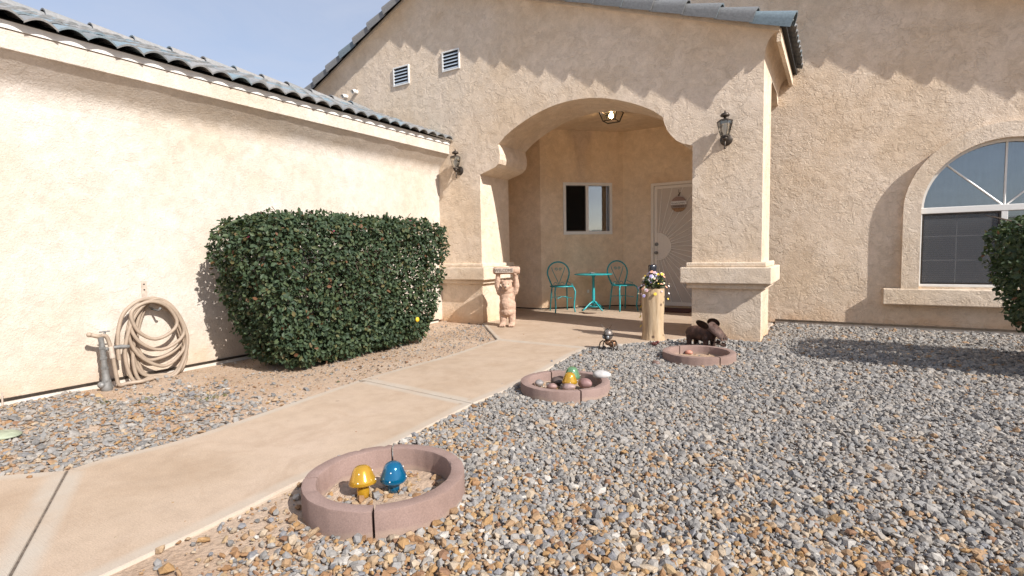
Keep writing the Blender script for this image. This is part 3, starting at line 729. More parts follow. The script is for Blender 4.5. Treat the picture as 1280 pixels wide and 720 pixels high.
# ---- attic vents and pipe stubs on the gable
for (x0, x1, z0, z1) in ((-6.322, -5.97, 3.89, 4.197), (-5.277, -4.937, 3.928, 4.232)):
    fr = link('attic_vent', slab(bmesh.new(), [[(x0, z0), (x1, z0), (x1, z1), (x0, z1)], [(x0+.022, z0+.02), (x1-.022, z0+.02), (x1-.022, z1-.02), (x0+.022, z1-.02)]], fnY(Y0-.022), .02), M['vinyl'], house)
    bm = bmesh.new()
    for k in range(5):
        z = z0+.025+k*(z1-z0-.05)/5; h = (z1-z0-.05)/5
        v = [bm.verts.new(p) for p in ((x0+.023, Y0-.02, z), (x1-.023, Y0-.02, z), (x1-.023, Y0-.004, z+h*.55), (x0+.023, Y0-.004, z+h*.55))]; bm.faces.new(v)
    link('louvre', bm, M['lead'], fr); link('backing', box(bmesh.new(), x0+.02, x1-.02, Y0-.003, Y0-.001, z0+.02, z1-.02), M['dark'], fr)
for x, z in ((-7.48, 3.93), (-7.22, 3.965)):
    bm = bmesh.new(); tube(bm, [(x, Y0, z), (x, Y0-.07, z), (x+.0, Y0-.10, z-.012)], .034, 12, caps=False); tube(bm, [(x, Y0-.002, z), (x, Y0-.068, z)], .026, 12)
    link('pipe_stub', bm, M['white'], house, smooth=True, angle=50)
    
# ------------------------------------------------------------------ lanterns
def wall_lantern(loc, rz, label):
    t = empty('wall_lantern', loc, rz, label, 'lamp', 'coach lanterns on the porch wall'); t.scale = (.94, .92, .90)     # local -y leaves the wall
    bm = bmesh.new(); lathe(bm, [(.0, 0), (.075, 0), (.075, -.014), (.055, -.028), (.02, -.036)], 20, (0, 0, 0), 'Y'); bmesh.ops.recalc_face_normals(bm, faces=bm.faces[:]); link('backplate', bm, M['bronze'], t, smooth=True, angle=40)
    bm = bmesh.new(); tube(bm, [(0, -.02, 0), (0, -.06, -.02), (0, -.10, -.015), (0, -.115, .02)], .012, 10); ball(bm, (0, -.115, .0), (.034, .034, .03)); tube(bm, [(0, -.10, .0), (0, -.10, -.09), (0, -.10, -.135)], [.011, .009, .004], 8); ball(bm, (0, -.10, -.118), .014)
    link('arm', bm, M['bronze'], t, smooth=True)
    prof = [(.046, .03), (.066, .10), (.084, .17), (.088, .215)]
    bm = bmesh.new(); lathe(bm, [(.05, .018), (.05, .035), (.049, .036)], 6, (0, -.115, 0)); lathe(bm, [(.093, .208), (.093, .219), (.07, .234), (.022, .248)], 6, (0, -.115, 0))
    for k in range(6):
        a = 2*PI*k/6; tube(bm, [(r_*math.cos(a), -.115+r_*math.sin(a), z) for r_, z in prof], .0028, 5)
    link('cage', bm, M['bronze'], t)
    bm = bmesh.new(); rows = [[bm.verts.new((r_*.96*math.cos(2*PI*k/6), -.115+r_*.96*math.sin(2*PI*k/6), z)) for k in range(6)] for r_, z in prof]
    for A, B in zip(rows, rows[1:]):
        for k in range(6): bm.faces.new((A[k], A[(k+1) % 6], B[(k+1) % 6], B[k]))
    link('glass', bm, M['lampglass'], t)
    bm = bmesh.new(); lathe(bm, [(.018, .036), (.02, .07), (.034, .09), (.038, .13), (.026, .165), (.006, .185)], 12, (0, -.115, 0)); link('bulb', bm, M['bulb_off'], t, smooth=True)
    bm = bmesh.new(); lathe(bm, [(.014, .246), (.014, .262), (.05, .275), (.056, .292), (.042, .312), (.012, .322), (.007, .345), (.0, .352)], 16, (0, -.115, 0)); link('cap', bm, M['bronze'], t, smooth=True)
wall_lantern((PY(908, 172, Y0).x, Y0-.001, PY(908, 175, Y0).z), 0, 'dark bronze coach lantern on the right pillar under the gable corner')
wall_lantern((PY(573, 214, Y0).x+.03, Y0-.001, PY(572, 214, Y0).z), 0, 'weathered bronze coach lantern in the corner where the tiled wing meets the arch wall')
lc = PY(764, 139, 8.25)
t = empty('ceiling_light', (lc.x, 8.25, CEIL-.001), .0, 'black framed tapered glass light glowing on the porch ceiling', 'lamp')
bm = bmesh.new(); box(bm, -.11, .11, -.11, .11, -.02, 0); top = [(-.155, -.155), (.155, -.155), (.155, .155), (-.155, .155)]; bot = [(-.105, -.105), (.105, -.105), (.105, .105), (-.105, .105)]
for i in range(4):
    j = (i+1) % 4
    tube(bm, [(*top[i], -.015), (*bot[i], -.165)], .008, 6); tube(bm, [(*top[i], -.015), (*top[j], -.015)], .009, 6); tube(bm, [(*bot[i], -.165), (*bot[j], -.165)], .008, 6)
link('cage', bm, M['black'], t)
bm = bmesh.new(); a = [bm.verts.new((x*.97, y*.97, -.02)) for x, y in top]; b = [bm.verts.new((x*.97, y*.97, -.163)) for x, y in bot]
for i in range(4): bm.faces.new((a[i], a[(i+1) % 4], b[(i+1) % 4], b[i]))
bm.faces.new(b); link('glass', bm, M['lampglass'], t)
bm = bmesh.new(); ball(bm, (0, 0, -.075), (.033, .033, .045)); link('bulb', bm, M['bulb'], t, smooth=True)

# ------------------------------------------------------------------ concrete edging rings
def ring_piece(cx, cy, r, h, a0, a1, th, label, group, z0=-.03):
    bm = bmesh.new(); n = max(8, int(abs(a1-a0)/(PI/60))); g = .006/r; rows = []
    prof = [(-th/2, z0), (-th/2, h-.008), (-th/2+.002, h-.0025), (-th/2+.008, h), (th/2-.008, h), (th/2-.002, h-.0025), (th/2, h-.008), (th/2, z0)]
    for i in range(n+1):
        a = a0+g+(a1-a0-2*g)*i/n; w = 1+.002*math.sin(i*1.7)
        rows.append([bm.verts.new((cx+(r-th/2+o)*w*math.cos(a), cy+(r-th/2+o)*w*math.sin(a), z)) for o, z in prof])
    for A, B in zip(rows, rows[1:]):
        for k in range(len(prof)-1): bm.faces.new((A[k], A[k+1], B[k+1], B[k]))
    bm.faces.new(list(reversed(rows[0]))); bm.faces.new(rows[-1])
    for v in bm.verts:
        q = v.co*23; v.co += Vector((mnoise.noise(q), mnoise.noise(q+Vector((9, 0, 0))), mnoise.noise(q+Vector((0, 9, 0)))))*.0022
        if mnoise.noise(v.co*16+Vector((3, 1, 7))) > .52 and v.co.z > h-.01: v.co.z -= .006
    bmesh.ops.recalc_face_normals(bm, faces=bm.faces[:])
    return tag(link('edging_stone', bm, M['ring'], smooth=True, angle=40), label, 'edging stone', group)
def ang(c, x, y, z): p = G(x, y, z); return math.atan2(p.y-c[1], p.x-c[0])
RG = ((-1.714, 1.645, .357, .113), (-1.795, 3.665, .351, .085), (-1.13, 5.33, .347, .085))
c = RG[0]; f_, b_, l_ = ang(c, 465, 641, .113), ang(c, 491, 556, .113), ang(c, 389, 597, .113)
ga, gb, gc = 'mauve edging stones of the nearest ring', 'mauve edging stones of the middle ring', 'mauve edging stones of the farthest ring'
T_ = .062
ring_piece(*c, f_, b_, T_, 'right half of the nearest mauve concrete ring, on the gravel side', ga)
ring_piece(*c, b_, l_ if l_ > b_ else l_+2*PI, T_, 'curved back piece of the nearest mauve ring, along the path', ga)
ring_piece(*c, (l_ if l_ > 0 else l_+2*PI), f_+2*PI, T_, 'curved front left piece of the nearest mauve ring, soil stained along its foot', ga)
for c, (fx, fy), (bx_, by_), gname, w in ((RG[1], (725, 488), (684, 462), gb, 'middle mauve ring, around the small stones'), (RG[2], (900, 447), (854, 434), gc, 'farthest mauve ring, by the rusty animal')):
    f_, b_ = ang(c, fx, fy, c[3]), ang(c, bx_, by_, c[3])
    if b_ < f_: b_ += 2*PI
    ring_piece(*c, f_, b_, T_, 'right half of the '+w, gname)
    ring_piece(*c, b_, f_+2*PI, T_, 'left half of the '+w, gname)

# ------------------------------------------------------------------ glass mushrooms
def mushroom(loc, mat, s, tilt, label):
    t = empty('glass_mushroom', loc, 0, label, 'garden ornament', 'glass mushrooms in the rings'); t.rotation_euler = (tilt, tilt*.6, .4)
    bm = bmesh.new(); lathe(bm, [(.027*s, -.02), (.029*s, .012*s), (.025*s, .03*s), (.025*s, .042*s)], 24); link('stem', bm, mat, t, smooth=True)
    bm = bmesh.new(); lathe(bm, [(.02*s, .040*s), (.052*s, .035*s), (.060*s, .038*s), (.063*s, .046*s), (.058*s, .062*s), (.049*s, .082*s), (.043*s, .1*s), (.034*s, .114*s), (.02*s, .122*s), (.004*s, .124*s)], 32)
    for z, r_, n in ((.056, .0605, 4), (.092, .0465, 3)):
        for i in range(n):
            a = 2*PI*i/n+z*30; q = len(bm.faces); ball(bm, (r_*s*math.cos(a), r_*s*math.sin(a), z*s), .0036*s, 1); bm.faces.ensure_lookup_table()
            for f in bm.faces[q:]: f.material_index = 1
    link('cap', bm, [mat, M['white']], t, smooth=True)
p = G(454, 616, .02); mushroom(p, M['amber'], 1.0, -.16, 'amber glass mushroom left of the blue one in the nearest ring')
p = G(492, 609, .02); mushroom(p, M['blue'], 1.0, .06, 'cobalt blue glass mushroom in the nearest ring')
p = G(712, 484, .02); mushroom(p, M['amber'], .98, .05, 'yellow glass mushroom among small stones in the middle ring')
p = G(715, 478, .02); mushroom(p, M['green'], 1.08, .05, 'pale green glass mushroom behind the yellow one in the middle ring')

# ------------------------------------------------------------------ river stones
def cobblestone(px, py, z, r, mat, label, rz=0, name='river_stone'):
    p = G(px, py, z); bm = bmesh.new(); bmesh.ops.create_icosphere(bm, subdivisions=3, radius=1)
    sd = random.random()*50
    for v in bm.verts:
        k = 1+.14*mnoise.noise(v.co*1.3+Vector((sd, 0, 0))); v.co = Vector((v.co.x*r[0]*k, v.co.y*r[1]*k, v.co.z*r[2]*k))
    o = link(name, bm, mat, smooth=True); o.location = (p.x, p.y, z+r[2]*.85); o.rotation_euler = (0, 0, rz)
    return tag(o, label, 'stone', 'smooth stones in and on the rings')
cobblestone(674, 482.5, .012, (.038, .034, .028), cobble('speckled_stone', (.22, .20, .19), .5), 'small speckled grey stone, leftmost in the middle ring')
cobblestone(690, 486, .012, (.042, .034, .024), cobble('mauve_stone', (.24, .15, .135)), 'flat mauve stone right of the speckled one in the middle ring', .2)
cobblestone(696, 480, .012, (.058, .042, .032), cobble('dark_stone', (.085, .06, .052)), 'dark brown oval stone left of the yellow mushroom', -.2)
cobblestone(711, 487.5, .012, (.052, .038, .030), cobble('banded_stone', (.27, .19, .175), .45), 'mauve and grey banded stone in front of the yellow mushroom', .25)
cobblestone(731.5, 484.5, .02, (.058, .045, .040), cobble('plum_stone', (.23, .13, .12)), 'round plum coloured stone at the right front of the middle ring')
cobblestone(752, 472.5, .075, (.075, .055, .034), cobble('white_stone', (.44, .42, .40), .12), 'large white flat stone lying on the rim of the middle ring', .4)
cobblestone(861, 443, .0, (.04, .03, .025), cobble('salmon_stone', (.45, .20, .14)), 'small salmon pink stone inside the farthest ring')
cobblestone(820, 456.5, .0, (.038, .03, .025), cobble('brown_stone', (.16, .10, .08)), 'small brown stone on the gravel left of the farthest ring')
cobblestone(1, 547, .0, (.12, .085, .02), cobble('green_flagstone', (.28, .31, .22)), 'flat greenish flagstone on the gravel at the left edge of the photo', .5, 'flagstone')

# ------------------------------------------------------------------ bear statue
bp = G(632, 408.5, ZT); t = empty('bear_statue', (bp.x, bp.y+.06, ZT), .42, 'sandy cast stone bear holding a WELCOME log over its head by the left pillar', 'statue')
# local -y is the front
B = [((0, .02, .30), (.125, .105, .15)), ((0, .015, .43), (.115, .095, .13)), ((0, -.03, .33), (.10, .08, .12)), ((0, 0, .53), (.10, .085, .09)), ((0, .0, .22), (.115, .10, .08))]
for s in (-1, 1):
    B += capsule((s*.062, .01, .22), (s*.066, 0, .05), .062, .05)+[((s*.066, -.045, .03), (.05, .085, .032))]
    for q in (-1, 0, 1): B.append(((s*.066+q*.028, -.118, .024), (.017, .022, .02)))
    B += capsule((s*.105, .02, .50), (s*.142, .0, .60), .05, .044)+capsule((s*.142, 0, .60), (s*.128, -.01, .76), .043, .035)+[((s*.125, -.02, .775), (.037, .045, .033))]
    B.append(((s*.062, -.02, .665), (.026, .018, .026)))
B += [((0, -.03, .61), (.082, .08, .078)), ((0, -.10, .585), (.042, .055, .034)), ((0, -.095, .558), (.03, .045, .018))]
body = blob('body', B, .0085, M['sandstone'], t, 3)
for v in body.data.vertices:
    k = mnoise.noise(v.co*42)*.004+mnoise.noise(Vector((v.co.x*60, v.co.y*60, v.co.z*22)))*.003; v.co += v.normal*k
link('nose', ball(bmesh.new(), (0, -.153, .592), (.016, .012, .012)), M['letter'], t, smooth=True)
for s in (-1, 1): link('eye', ball(bmesh.new(), (s*.034, -.096, .628), (.010, .009, .010)), M['letter'], t, smooth=True)
bm = bmesh.new(); n = 20; lathe(bm, [(.04, -.195), (.052, -.185), (.056, -.12), (.054, 0), (.057, .12), (.052, .185), (.04, .195)], n, (0, 0, 0), 'Z', sy=1)
for v in bm.verts: x, y, z = v.co; v.co = Vector((z, y-.02, .825+x)); 
bmesh.ops.recalc_face_normals(bm, faces=bm.faces[:]); sg = link('sign_log', bm, M['sandstone'], t, smooth=True)
bm = bmesh.new(); box(bm, -.165, .105, -.085, -.05, .792, .86, .004); link('sign_face', bm, M['sandstone_pale'], sg)
text_mesh('lettering', 'WELCOME', .056, M['letter'], sg, Matrix.Translation((-.03, -.086, .826)) @ Matrix.Rotation(PI/2, 4, 'X') @ Matrix.Diagonal((.98, 1.2, 1, 1)), .0015)

# ------------------------------------------------------------------ log pedestal, flowers, dark jar
lp = G(817, 425.5, ZT); lp = Vector((lp.x-.03, lp.y+.09, ZT))
bm = bmesh.new(); rows = []; n = 40; HL = .62
for i in range(25):
    z = HL*i/24; rr = .128+.014*max(0, 1-z/.12)**1.5-.004*math.sin(z*9); row = []
    for k in range(n):
        a = 2*PI*k/n; q = Vector((math.cos(a)*1.6, math.sin(a)*1.6, z*1.2)); r_ = rr*(1+.06*mnoise.noise(q+Vector((4, 1, 2)))+.03*mnoise.noise(Vector((q.x*3.5, q.y*3.5, q.z*1.5)))); row.append(bm.verts.new((r_*math.cos(a), r_*math.sin(a), z)))
    rows.append(row)
for A, B_ in zip(rows, rows[1:]):
    for k in range(n): bm.faces.new((A[k], A[(k+1) % n], B_[(k+1) % n], B_[k]))
bm.faces.new(rows[-1]); o = link('log_pedestal', bm, M['log'], smooth=True, angle=50); o.location = lp
tag(o, 'upright peeled log with knots standing on the porch edge', 'log')
t = empty('flower_bouquet', (lp.x, lp.y, ZT+HL), 0, 'mixed artificial flowers spilling over the top of the peeled log', 'flowers')
petals = [plain('petal_'+n_, c_, .6, var=.1) for n_, c_ in (('white', (.75, .72, .70)), ('lilac', (.42, .36, .62)), ('yellow', (.70, .50, .05)), ('peach', (.70, .38, .25)), ('blush', (.62, .42, .45)), ('cream', (.72, .66, .45)))]
def flower_mesh(mat, s):
    bm = bmesh.new()
    for k in range(6):
        a = 2*PI*k/6; ball(bm, (math.cos(a)*.012*s, math.sin(a)*.012*s, .002), (.010*s, .010*s, .004*s), 1)
    ball(bm, (0, 0, .004), .006*s, 1); me = bpy.data.meshes.new('flower'); bm.to_mesh(me); bm.free(); me.materials.append(mat); return me
fms = [flower_mesh(m_, s_) for m_ in petals for s_ in (.6, 1.0)]
for i in range(98):
    a = random.uniform(0, 2*PI); rr = random.uniform(.02, .24)*random.uniform(.6, 1); z = .145-.85*max(0, rr-.08)+random.uniform(-.09, .06)-(.12*random.random() if rr > .15 else 0)
    if i > 90: rr, a, z = .155, PI*1.02+random.uniform(-.15, .15), -.05-.06*(i-90)
    o = bpy.data.objects.new('flower', random.choice(fms)); C.objects.link(o); o.parent = t
    o.location = (rr*math.cos(a), rr*math.sin(a)*.8, z); o.rotation_euler = Vector((math.cos(a)*rr*6, math.sin(a)*rr*6-.5, .7)).to_track_quat('Z', 'Y').to_euler()
Vs, Ts = [], []
LEAF = np.array([(0, 0, 0), (-.30, .33, .06), (-.26, .68, .05), (0, 1, -.06), (.26, .68, .05), (.30, .33, .06), (0, .5, -.03)])
LT = np.array([(0, 1, 6), (1, 2, 6), (2, 3, 6), (3, 4, 6), (4, 5, 6), (5, 0, 6)])
def leaves(P_, D_, U_, size):
    P_, D_, U_ = (np.asarray(q, float) for q in (P_, D_, U_)); n = len(P_)
    D_ = D_/np.linalg.norm(D_, axis=1, keepdims=True); X_ = np.cross(D_, U_); X_ /= np.linalg.norm(X_, axis=1, keepdims=True)+1e-9; U2 = np.cross(X_, D_)
    L = LEAF[None]*np.asarray(size).reshape(-1, 1, 1)
    V_ = P_[:, None]+L[..., :1]*X_[:, None]+L[..., 1:2]*D_[:, None]+L[..., 2:]*U2[:, None]
    T_a = (LT[None]+np.arange(n)[:, None, None]*7).reshape(-1, 3); return V_.reshape(-1, 3), T_a
n = 260; d = rng.normal(size=(n, 3)); d[:, 2] = np.abs(d[:, 2])*.8-.2; d /= np.linalg.norm(d, axis=1, keepdims=True)
Pn = d*rng.uniform(.03, .13, (n, 1))+np.array([0, 0, .03]); V_, T_a = leaves(Pn, d+rng.normal(size=(n, 3))*.4, rng.normal(size=(n, 3)), rng.uniform(.03, .06, n))
fo = linknp('foliage', V_, T_a, M['leaf'], t)
bm = bmesh.new()
for k in range(4):
    a = PI*1.02+k*.09; tube(bm, [(.1*math.cos(a), .08*math.sin(a), .08), (.16*math.cos(a), .12*math.sin(a), .03), (.155*math.cos(a), .13*math.sin(a), -.1-.12*(k % 3))], .0025, 5)
link('stems', bm, M['leafy_wood'], t)
bm = bmesh.new(); lathe(bm, [(.0, .0), (.034, 0), (.034, .03), (.030, .045), (.042, .06), (.048, .1), (.05, .15), (.046, .165), (.036, .172), (.0, .172)][1:], 20)
o = link('dark_jar', bm, plain('black_glaze', (.02, .022, .03), .18, var=.3), smooth=True, angle=50); o.location = (lp.x-.02, lp.y+.03, ZT+HL+.115)
for v in o.data.vertices:
    a = math.atan2(v.co.y, v.co.x); v.co.x *= 1+.07*math.cos(4*a); v.co.y *= 1+.07*math.cos(4*a)
tag(o, 'small glossy black jar standing above the flowers on the log', 'jar')

# ------------------------------------------------------------------ rusty animal sculpture
ap = G(880, 438, 0); S_ = 1.0
t = empty('animal_sculpture', (ap.x-.02, ap.y+.14, .0), -.42, 'rusty sheet iron boar with big ears and an open jaw behind the farthest ring', 'sculpture'); t.scale = (.92, .92, .92)
# local +x is forward
B = [((-.12, 0, .172), (.13, .10, .092)), ((-.03, 0, .176), (.14, .105, .094)), ((.05, 0, .185), (.10, .092, .09)), ((-.19, 0, .168), (.065, .085, .075))]
for sx in (-.175, .06):
    for s in (-1, 1): B += capsule((sx, s*.068, .13), (sx+.004, s*.07, -.005), .036, .028, 6)
B += capsule((.06, 0, .22), (.12, 0, .245), .08, .066, 3)
bd = blob('body', B, .008, M['rust'], t, 4)
# head: an upper snout sheet bent over, a hollow mouth and a hanging lower jaw
bm = bmesh.new(); rows = []
for i in range(11):
    u = i/10; cx_ = .09+.175*u; cz = .30-.105*u-.025*u*u; w = .088-.028*u+.008*math.sin(PI*u); row = []
    for k in range(11):
        a = -PI*.08+PI*1.16*k/10; row.append(bm.verts.new((cx_, w*math.cos(a), cz-.035+w*.75*math.sin(a))))
    rows.append(row)
for A, B_ in zip(rows, rows[1:]):
    for k in range(10): bm.faces.new((A[k], A[k+1], B_[k+1], B_[k]))
bm.faces.new(rows[-1]); bmesh.ops.solidify(bm, geom=bm.faces[:], thickness=.006)
bmesh.ops.recalc_face_normals(bm, faces=bm.faces[:]); hd = link('snout', bm, M['rust_sunlit'], t, smooth=True, angle=40)
bm = bmesh.new()
for s in (-1, 1): ball(bm, (.268, s*.02, .150), (.006, .009, .011))
link('nostrils', bm, M['dark'], hd)
bm = bmesh.new(); rows = []
for i in range(8):
    u = i/7; cx_ = .13+.14*u; cz = .118-.045*u; w = .056-.012*u-(.02 if i == 7 else 0)
    rows.append([bm.verts.new((cx_, w*math.cos(PI+PI*k/8), cz+.025*math.sin(PI+PI*k/8))) for k in range(9)])
for A, B_ in zip(rows, rows[1:]):
    for k in range(8): bm.faces.new((A[k], A[k+1], B_[k+1], B_[k]))
bmesh.ops.solidify(bm, geom=bm.faces[:], thickness=.006); bmesh.ops.recalc_face_normals(bm, faces=bm.faces[:]); link('lower_jaw', bm, M['rust_sunlit'], t, smooth=True, angle=40)
for s in (-1, 1):
    bm = bmesh.new(); c0 = bm.verts.new((.045, s*.078, .292)); rim = [bm.verts.new((.04+.088*math.cos(q), s*(.108+.02*math.sin(q)), .302+.050*math.sin(q)-.012*math.cos(q))) for q in [2*PI*k/16 for k in range(16)]]
    for k in range(16): bm.faces.new((c0, rim[k], rim[(k+1) % 16]))
    bmesh.ops.solidify(bm, geom=bm.faces[:], thickness=.005); link('ear', bm, M['rust'], t, smooth=True)
    bm = bmesh.new(); tube(bm, [(.235, s*.045, .085), (.252, s*.055, .105), (.255, s*.052, .13)], [.009, .007, .002], 7); link('tusk', bm, M['sandstone_pale'], t, smooth=True)

# ------------------------------------------------------------------ ant sculpture and a tiny red one
an = G(760, 438, 0)
t = empty('ant_sculpture', (an.x, an.y, 0), -.25, 'metal ant with a steel helmet head and copper body on the gravel', 'sculpture')
bm = bmesh.new(); ball(bm, (0, 0, .175), (.056, .056, .066), 3); link('head', bm, plain('brown_steel', (.20, .17, .15), .45, .6, var=.3, scale=20), t, smooth=True)
bm = bmesh.new(); lathe(bm, [(.050, -.007), (.061, -.005), (.061, .005), (.050, .007)], 24, (0, 0, .175)); tube(bm, [(0, -.058*math.cos(q), .175+.068*math.sin(q)) for q in np.linspace(-1.1, 1.57, 12)], .006, 6); link('head_band', bm, M['black'], t)
bm = bmesh.new()
for s in (-1, 1): ball(bm, (s*.026, -.043, .155), (.019, .014, .024), 2)
link('eyes', bm, M['steel'], t, smooth=True)
bm = bmesh.new(); ball(bm, (0, .005, .085), (.038, .034, .032)); ball(bm, (.0, .085, .065), (.045, .062, .042)); tube(bm, [(0, 0, .1), (0, 0, .13)], .018, 10); link('body', bm, M['brass'], t, smooth=True)
for s in (-1, 1):
    bm = bmesh.new(); tube(bm, [(s*.02, -.02, .235), (s*.045, -.03, .26), (s*.075, -.03, .295)], .003, 5); link('antenna', bm, M['bronze'], t)
    for yy in (-.01, .06):
        bm = bmesh.new(); tube(bm, [(s*.025, yy, .09), (s*.06, yy-.008, .105), (s*.085, yy-.015, .085), (s*.095, yy-.02, .04), (s*.092, yy-.025, -.01)], .007, 7); link('leg', bm, M['bronze'], t, smooth=True)
sp_ = G(818, 433.5, 0); t = empty('insect_ornament', (sp_.x, sp_.y, 0), .6, 'tiny dark red metal insect on the gravel in front of the log', 'ornament')
bm = bmesh.new(); ball(bm, (0, 0, .035), (.04, .02, .02)); ball(bm, (.04, 0, .05), .018); link('body', bm, plain('red_metal', (.13, .03, .025), .5, .3), t, smooth=True)
for s in (-1, 1):
    for xx in (-.02, .0, .025):
        bm = bmesh.new(); tube(bm, [(xx, s*.01, .035), (xx*1.4, s*.04, .055), (xx*1.8, s*.06, -.005)], .004, 5); link('leg', bm, M['rust'], t)

# ------------------------------------------------------------------ bistro set
def chair(loc, rz, label):
    t = empty('bistro_chair', loc, rz, label, 'chair', 'turquoise bistro chairs on the porch')           # local -y is the front
    sh = .46; bm = bmesh.new(); w, dp = .205, .20
    ring = [(w*math.cos(a)*(1.0), dp*math.sin(a), sh) for a in np.linspace(0, 2*PI, 33)[:-1]]; tube(bm, ring, .011, 8, closed=True); link('seat_rim', bm, M['teal'], t, smooth=True)
    bm = bmesh.new()
    for k in range(-6, 7):
        y = k*.028; xx = math.sqrt(max(0, w*w-(y*w/dp)**2)); tube(bm, [(-xx, y, sh+.002), (xx, y, sh+.002)], .003, 5)
        xx = y; yy = math.sqrt(max(0, dp*dp-(xx*dp/w)**2)); tube(bm, [(xx, -yy, sh+.006), (xx, yy, sh+.006)], .003, 5)
    link('seat_mesh', bm, M['teal'], t)
    for s in (-1, 1):
        bm = bmesh.new(); tube(bm, [(s*.14, -.13, sh), (s*.17, -.175, sh-.02), (s*.19, -.20, sh-.09), (s*.18, -.19, sh-.22), (s*.17, -.18, .1), (s*.185, -.20, 0)], .0125, 8); link('leg', bm, M['teal'], t, smooth=True)
        bm = bmesh.new(); tube(bm, [(s*.14, .13, sh), (s*.15, .16, sh-.15), (s*.165, .20, 0)], .0125, 8); link('leg', bm, M['teal'], t, smooth=True)
    by = lambda z: .165+.22*(z-sh)*.55
    bm = bmesh.new(); pts = [(-.13, sh), (-.17, sh+.09), (-.203, sh+.19)]+[(.208*math.cos(a), sh+.235+.20*math.sin(a)) for a in np.linspace(PI, 0, 19)]+[(.203, sh+.19), (.17, sh+.09), (.13, sh)]
    tube(bm, [(x, by(z), z) for x, z in pts], .0145, 8); link('back_hoop', bm, M['teal'], t, smooth=True)
    bm = bmesh.new()
    for s in (-1, 1):
        tube(bm, [(s*q[0], by(q[1])-.002, q[1]) for q in ((.0, sh+.02), (.03, sh+.10), (.08, sh+.21), (.115, sh+.29), (.125, sh+.335))], .006, 6)
        tube(bm, [(s*(.036+.030*(1-k/22)*math.cos(k*.5)), by(sh+.30)-.002, sh+.30+.030*(1-k/22)*math.sin(k*.5)) for k in range(18)], .005, 5)
        tube(bm, [(s*(.065+.035*math.cos(a)), by(sh+.03), sh+.02+.04*math.sin(a)) for a in np.linspace(0, PI, 9)], .005, 5)
        tube(bm, [(s*.15, by(sh+.1), sh+.09), (s*.185, .08, sh+.05), (s*.20, .0, sh+.035), (s*.18, -.03, sh+.02)], .006, 6)
    link('back_scrolls', bm, M['teal'], t, smooth=True)
    bm = bmesh.new(); tube(bm, [(-.13, -.15, .25), (0, 0, .27), (.14, .17, .25)], .006, 6); tube(bm, [(.13, -.15, .25), (0, 0, .27), (-.14, .17, .25)], .006, 6); link('stretcher', bm, M['teal'], t)
def copy_from(px, py): g = G(px, py, ZT+.004); return g
g1, g2, gt = G(702.5, 389.3, ZT), G(780, 386, ZT), G(742, 387.5, ZT)
chair((g1.x, g1.y, ZT), PI/4-.02, 'turquoise bistro chair on the left of the small round table')
chair((g2.x+.06, g2.y-.22, ZT), PI/4+.1, 'turquoise bistro chair between the small round table and the log')
t = empty('bistro_table', (gt.x, gt.y, ZT), .3, 'small round turquoise pedestal table between two bistro chairs', 'table')
HT = .67
bm = bmesh.new(); lathe(bm, [(.29, HT-.024), (.338, HT-.022), (.346, HT-.013), (.346, HT-.004), (.338, HT), (.04, HT)], 48); link('tabletop', bm, M['teal'], t, smooth=True, angle=40)
bm = bmesh.new(); lathe(bm, [(.026, .10), (.028, .34), (.024, .36), (.024, .6), (.05, HT-.024)], 20); link('column', bm, M['teal'], t, smooth=True, angle=50)
for k in range(4):
    a = PI/4+PI/2*k; bm = bmesh.new(); tube(bm, [(r_*math.cos(a), r_*math.sin(a), z) for r_, z in ((.01, .16), (.06, .14), (.12, .10), (.19, .045), (.25, .008))], .014, 8); link('foot', bm, M['teal'], t, smooth=True)
bm = bmesh.new(); tube(bm, [(.13*math.cos(a), .13*math.sin(a), .07) for a in np.linspace(0, 2*PI, 33)[:-1]], .008, 6, closed=True); link('foot_ring', bm, M['teal'], t, smooth=True)
bm = bmesh.new(); lathe(bm, [(.03, 0), (.042, .004), (.045, .022), (.040, .022), (.036, .008)], 20); o = link('glass_dish', bm, glass('clear_glass', (.85, .87, .86), .05, tint=.8), smooth=True); o.location = (gt.x-.03, gt.y, ZT+HT+.001); tag(o, 'small clear glass dish on the turquoise table', 'dish')
g = G(736, 392, ZT); bm = bmesh.new(); tube(bm, [(-.20, .02, .006), (-.13, .035, .006), (-.10, .0, .006), (-.05, -.06, .006), (.0, -.04, .006), (.07, .0, .006), (.13, .03, .006)], [.005, .008, .011, .013, .012, .008, .004], 8)
o = link('garden_ornament', bm, M['rust'], smooth=True); o.location = (g.x, g.y, ZT+.006); tag(o, 'thin dark wavy ornament lying on the porch floor under the table', 'ornament')
o = bx('doormat', M['mat'], None, dx0+.15, dx1-.1, 9.02, 9.62, ZT+.001, ZT+.018, bev=.004); tag(o, 'dark maroon doormat in front of the beige door', 'doormat')

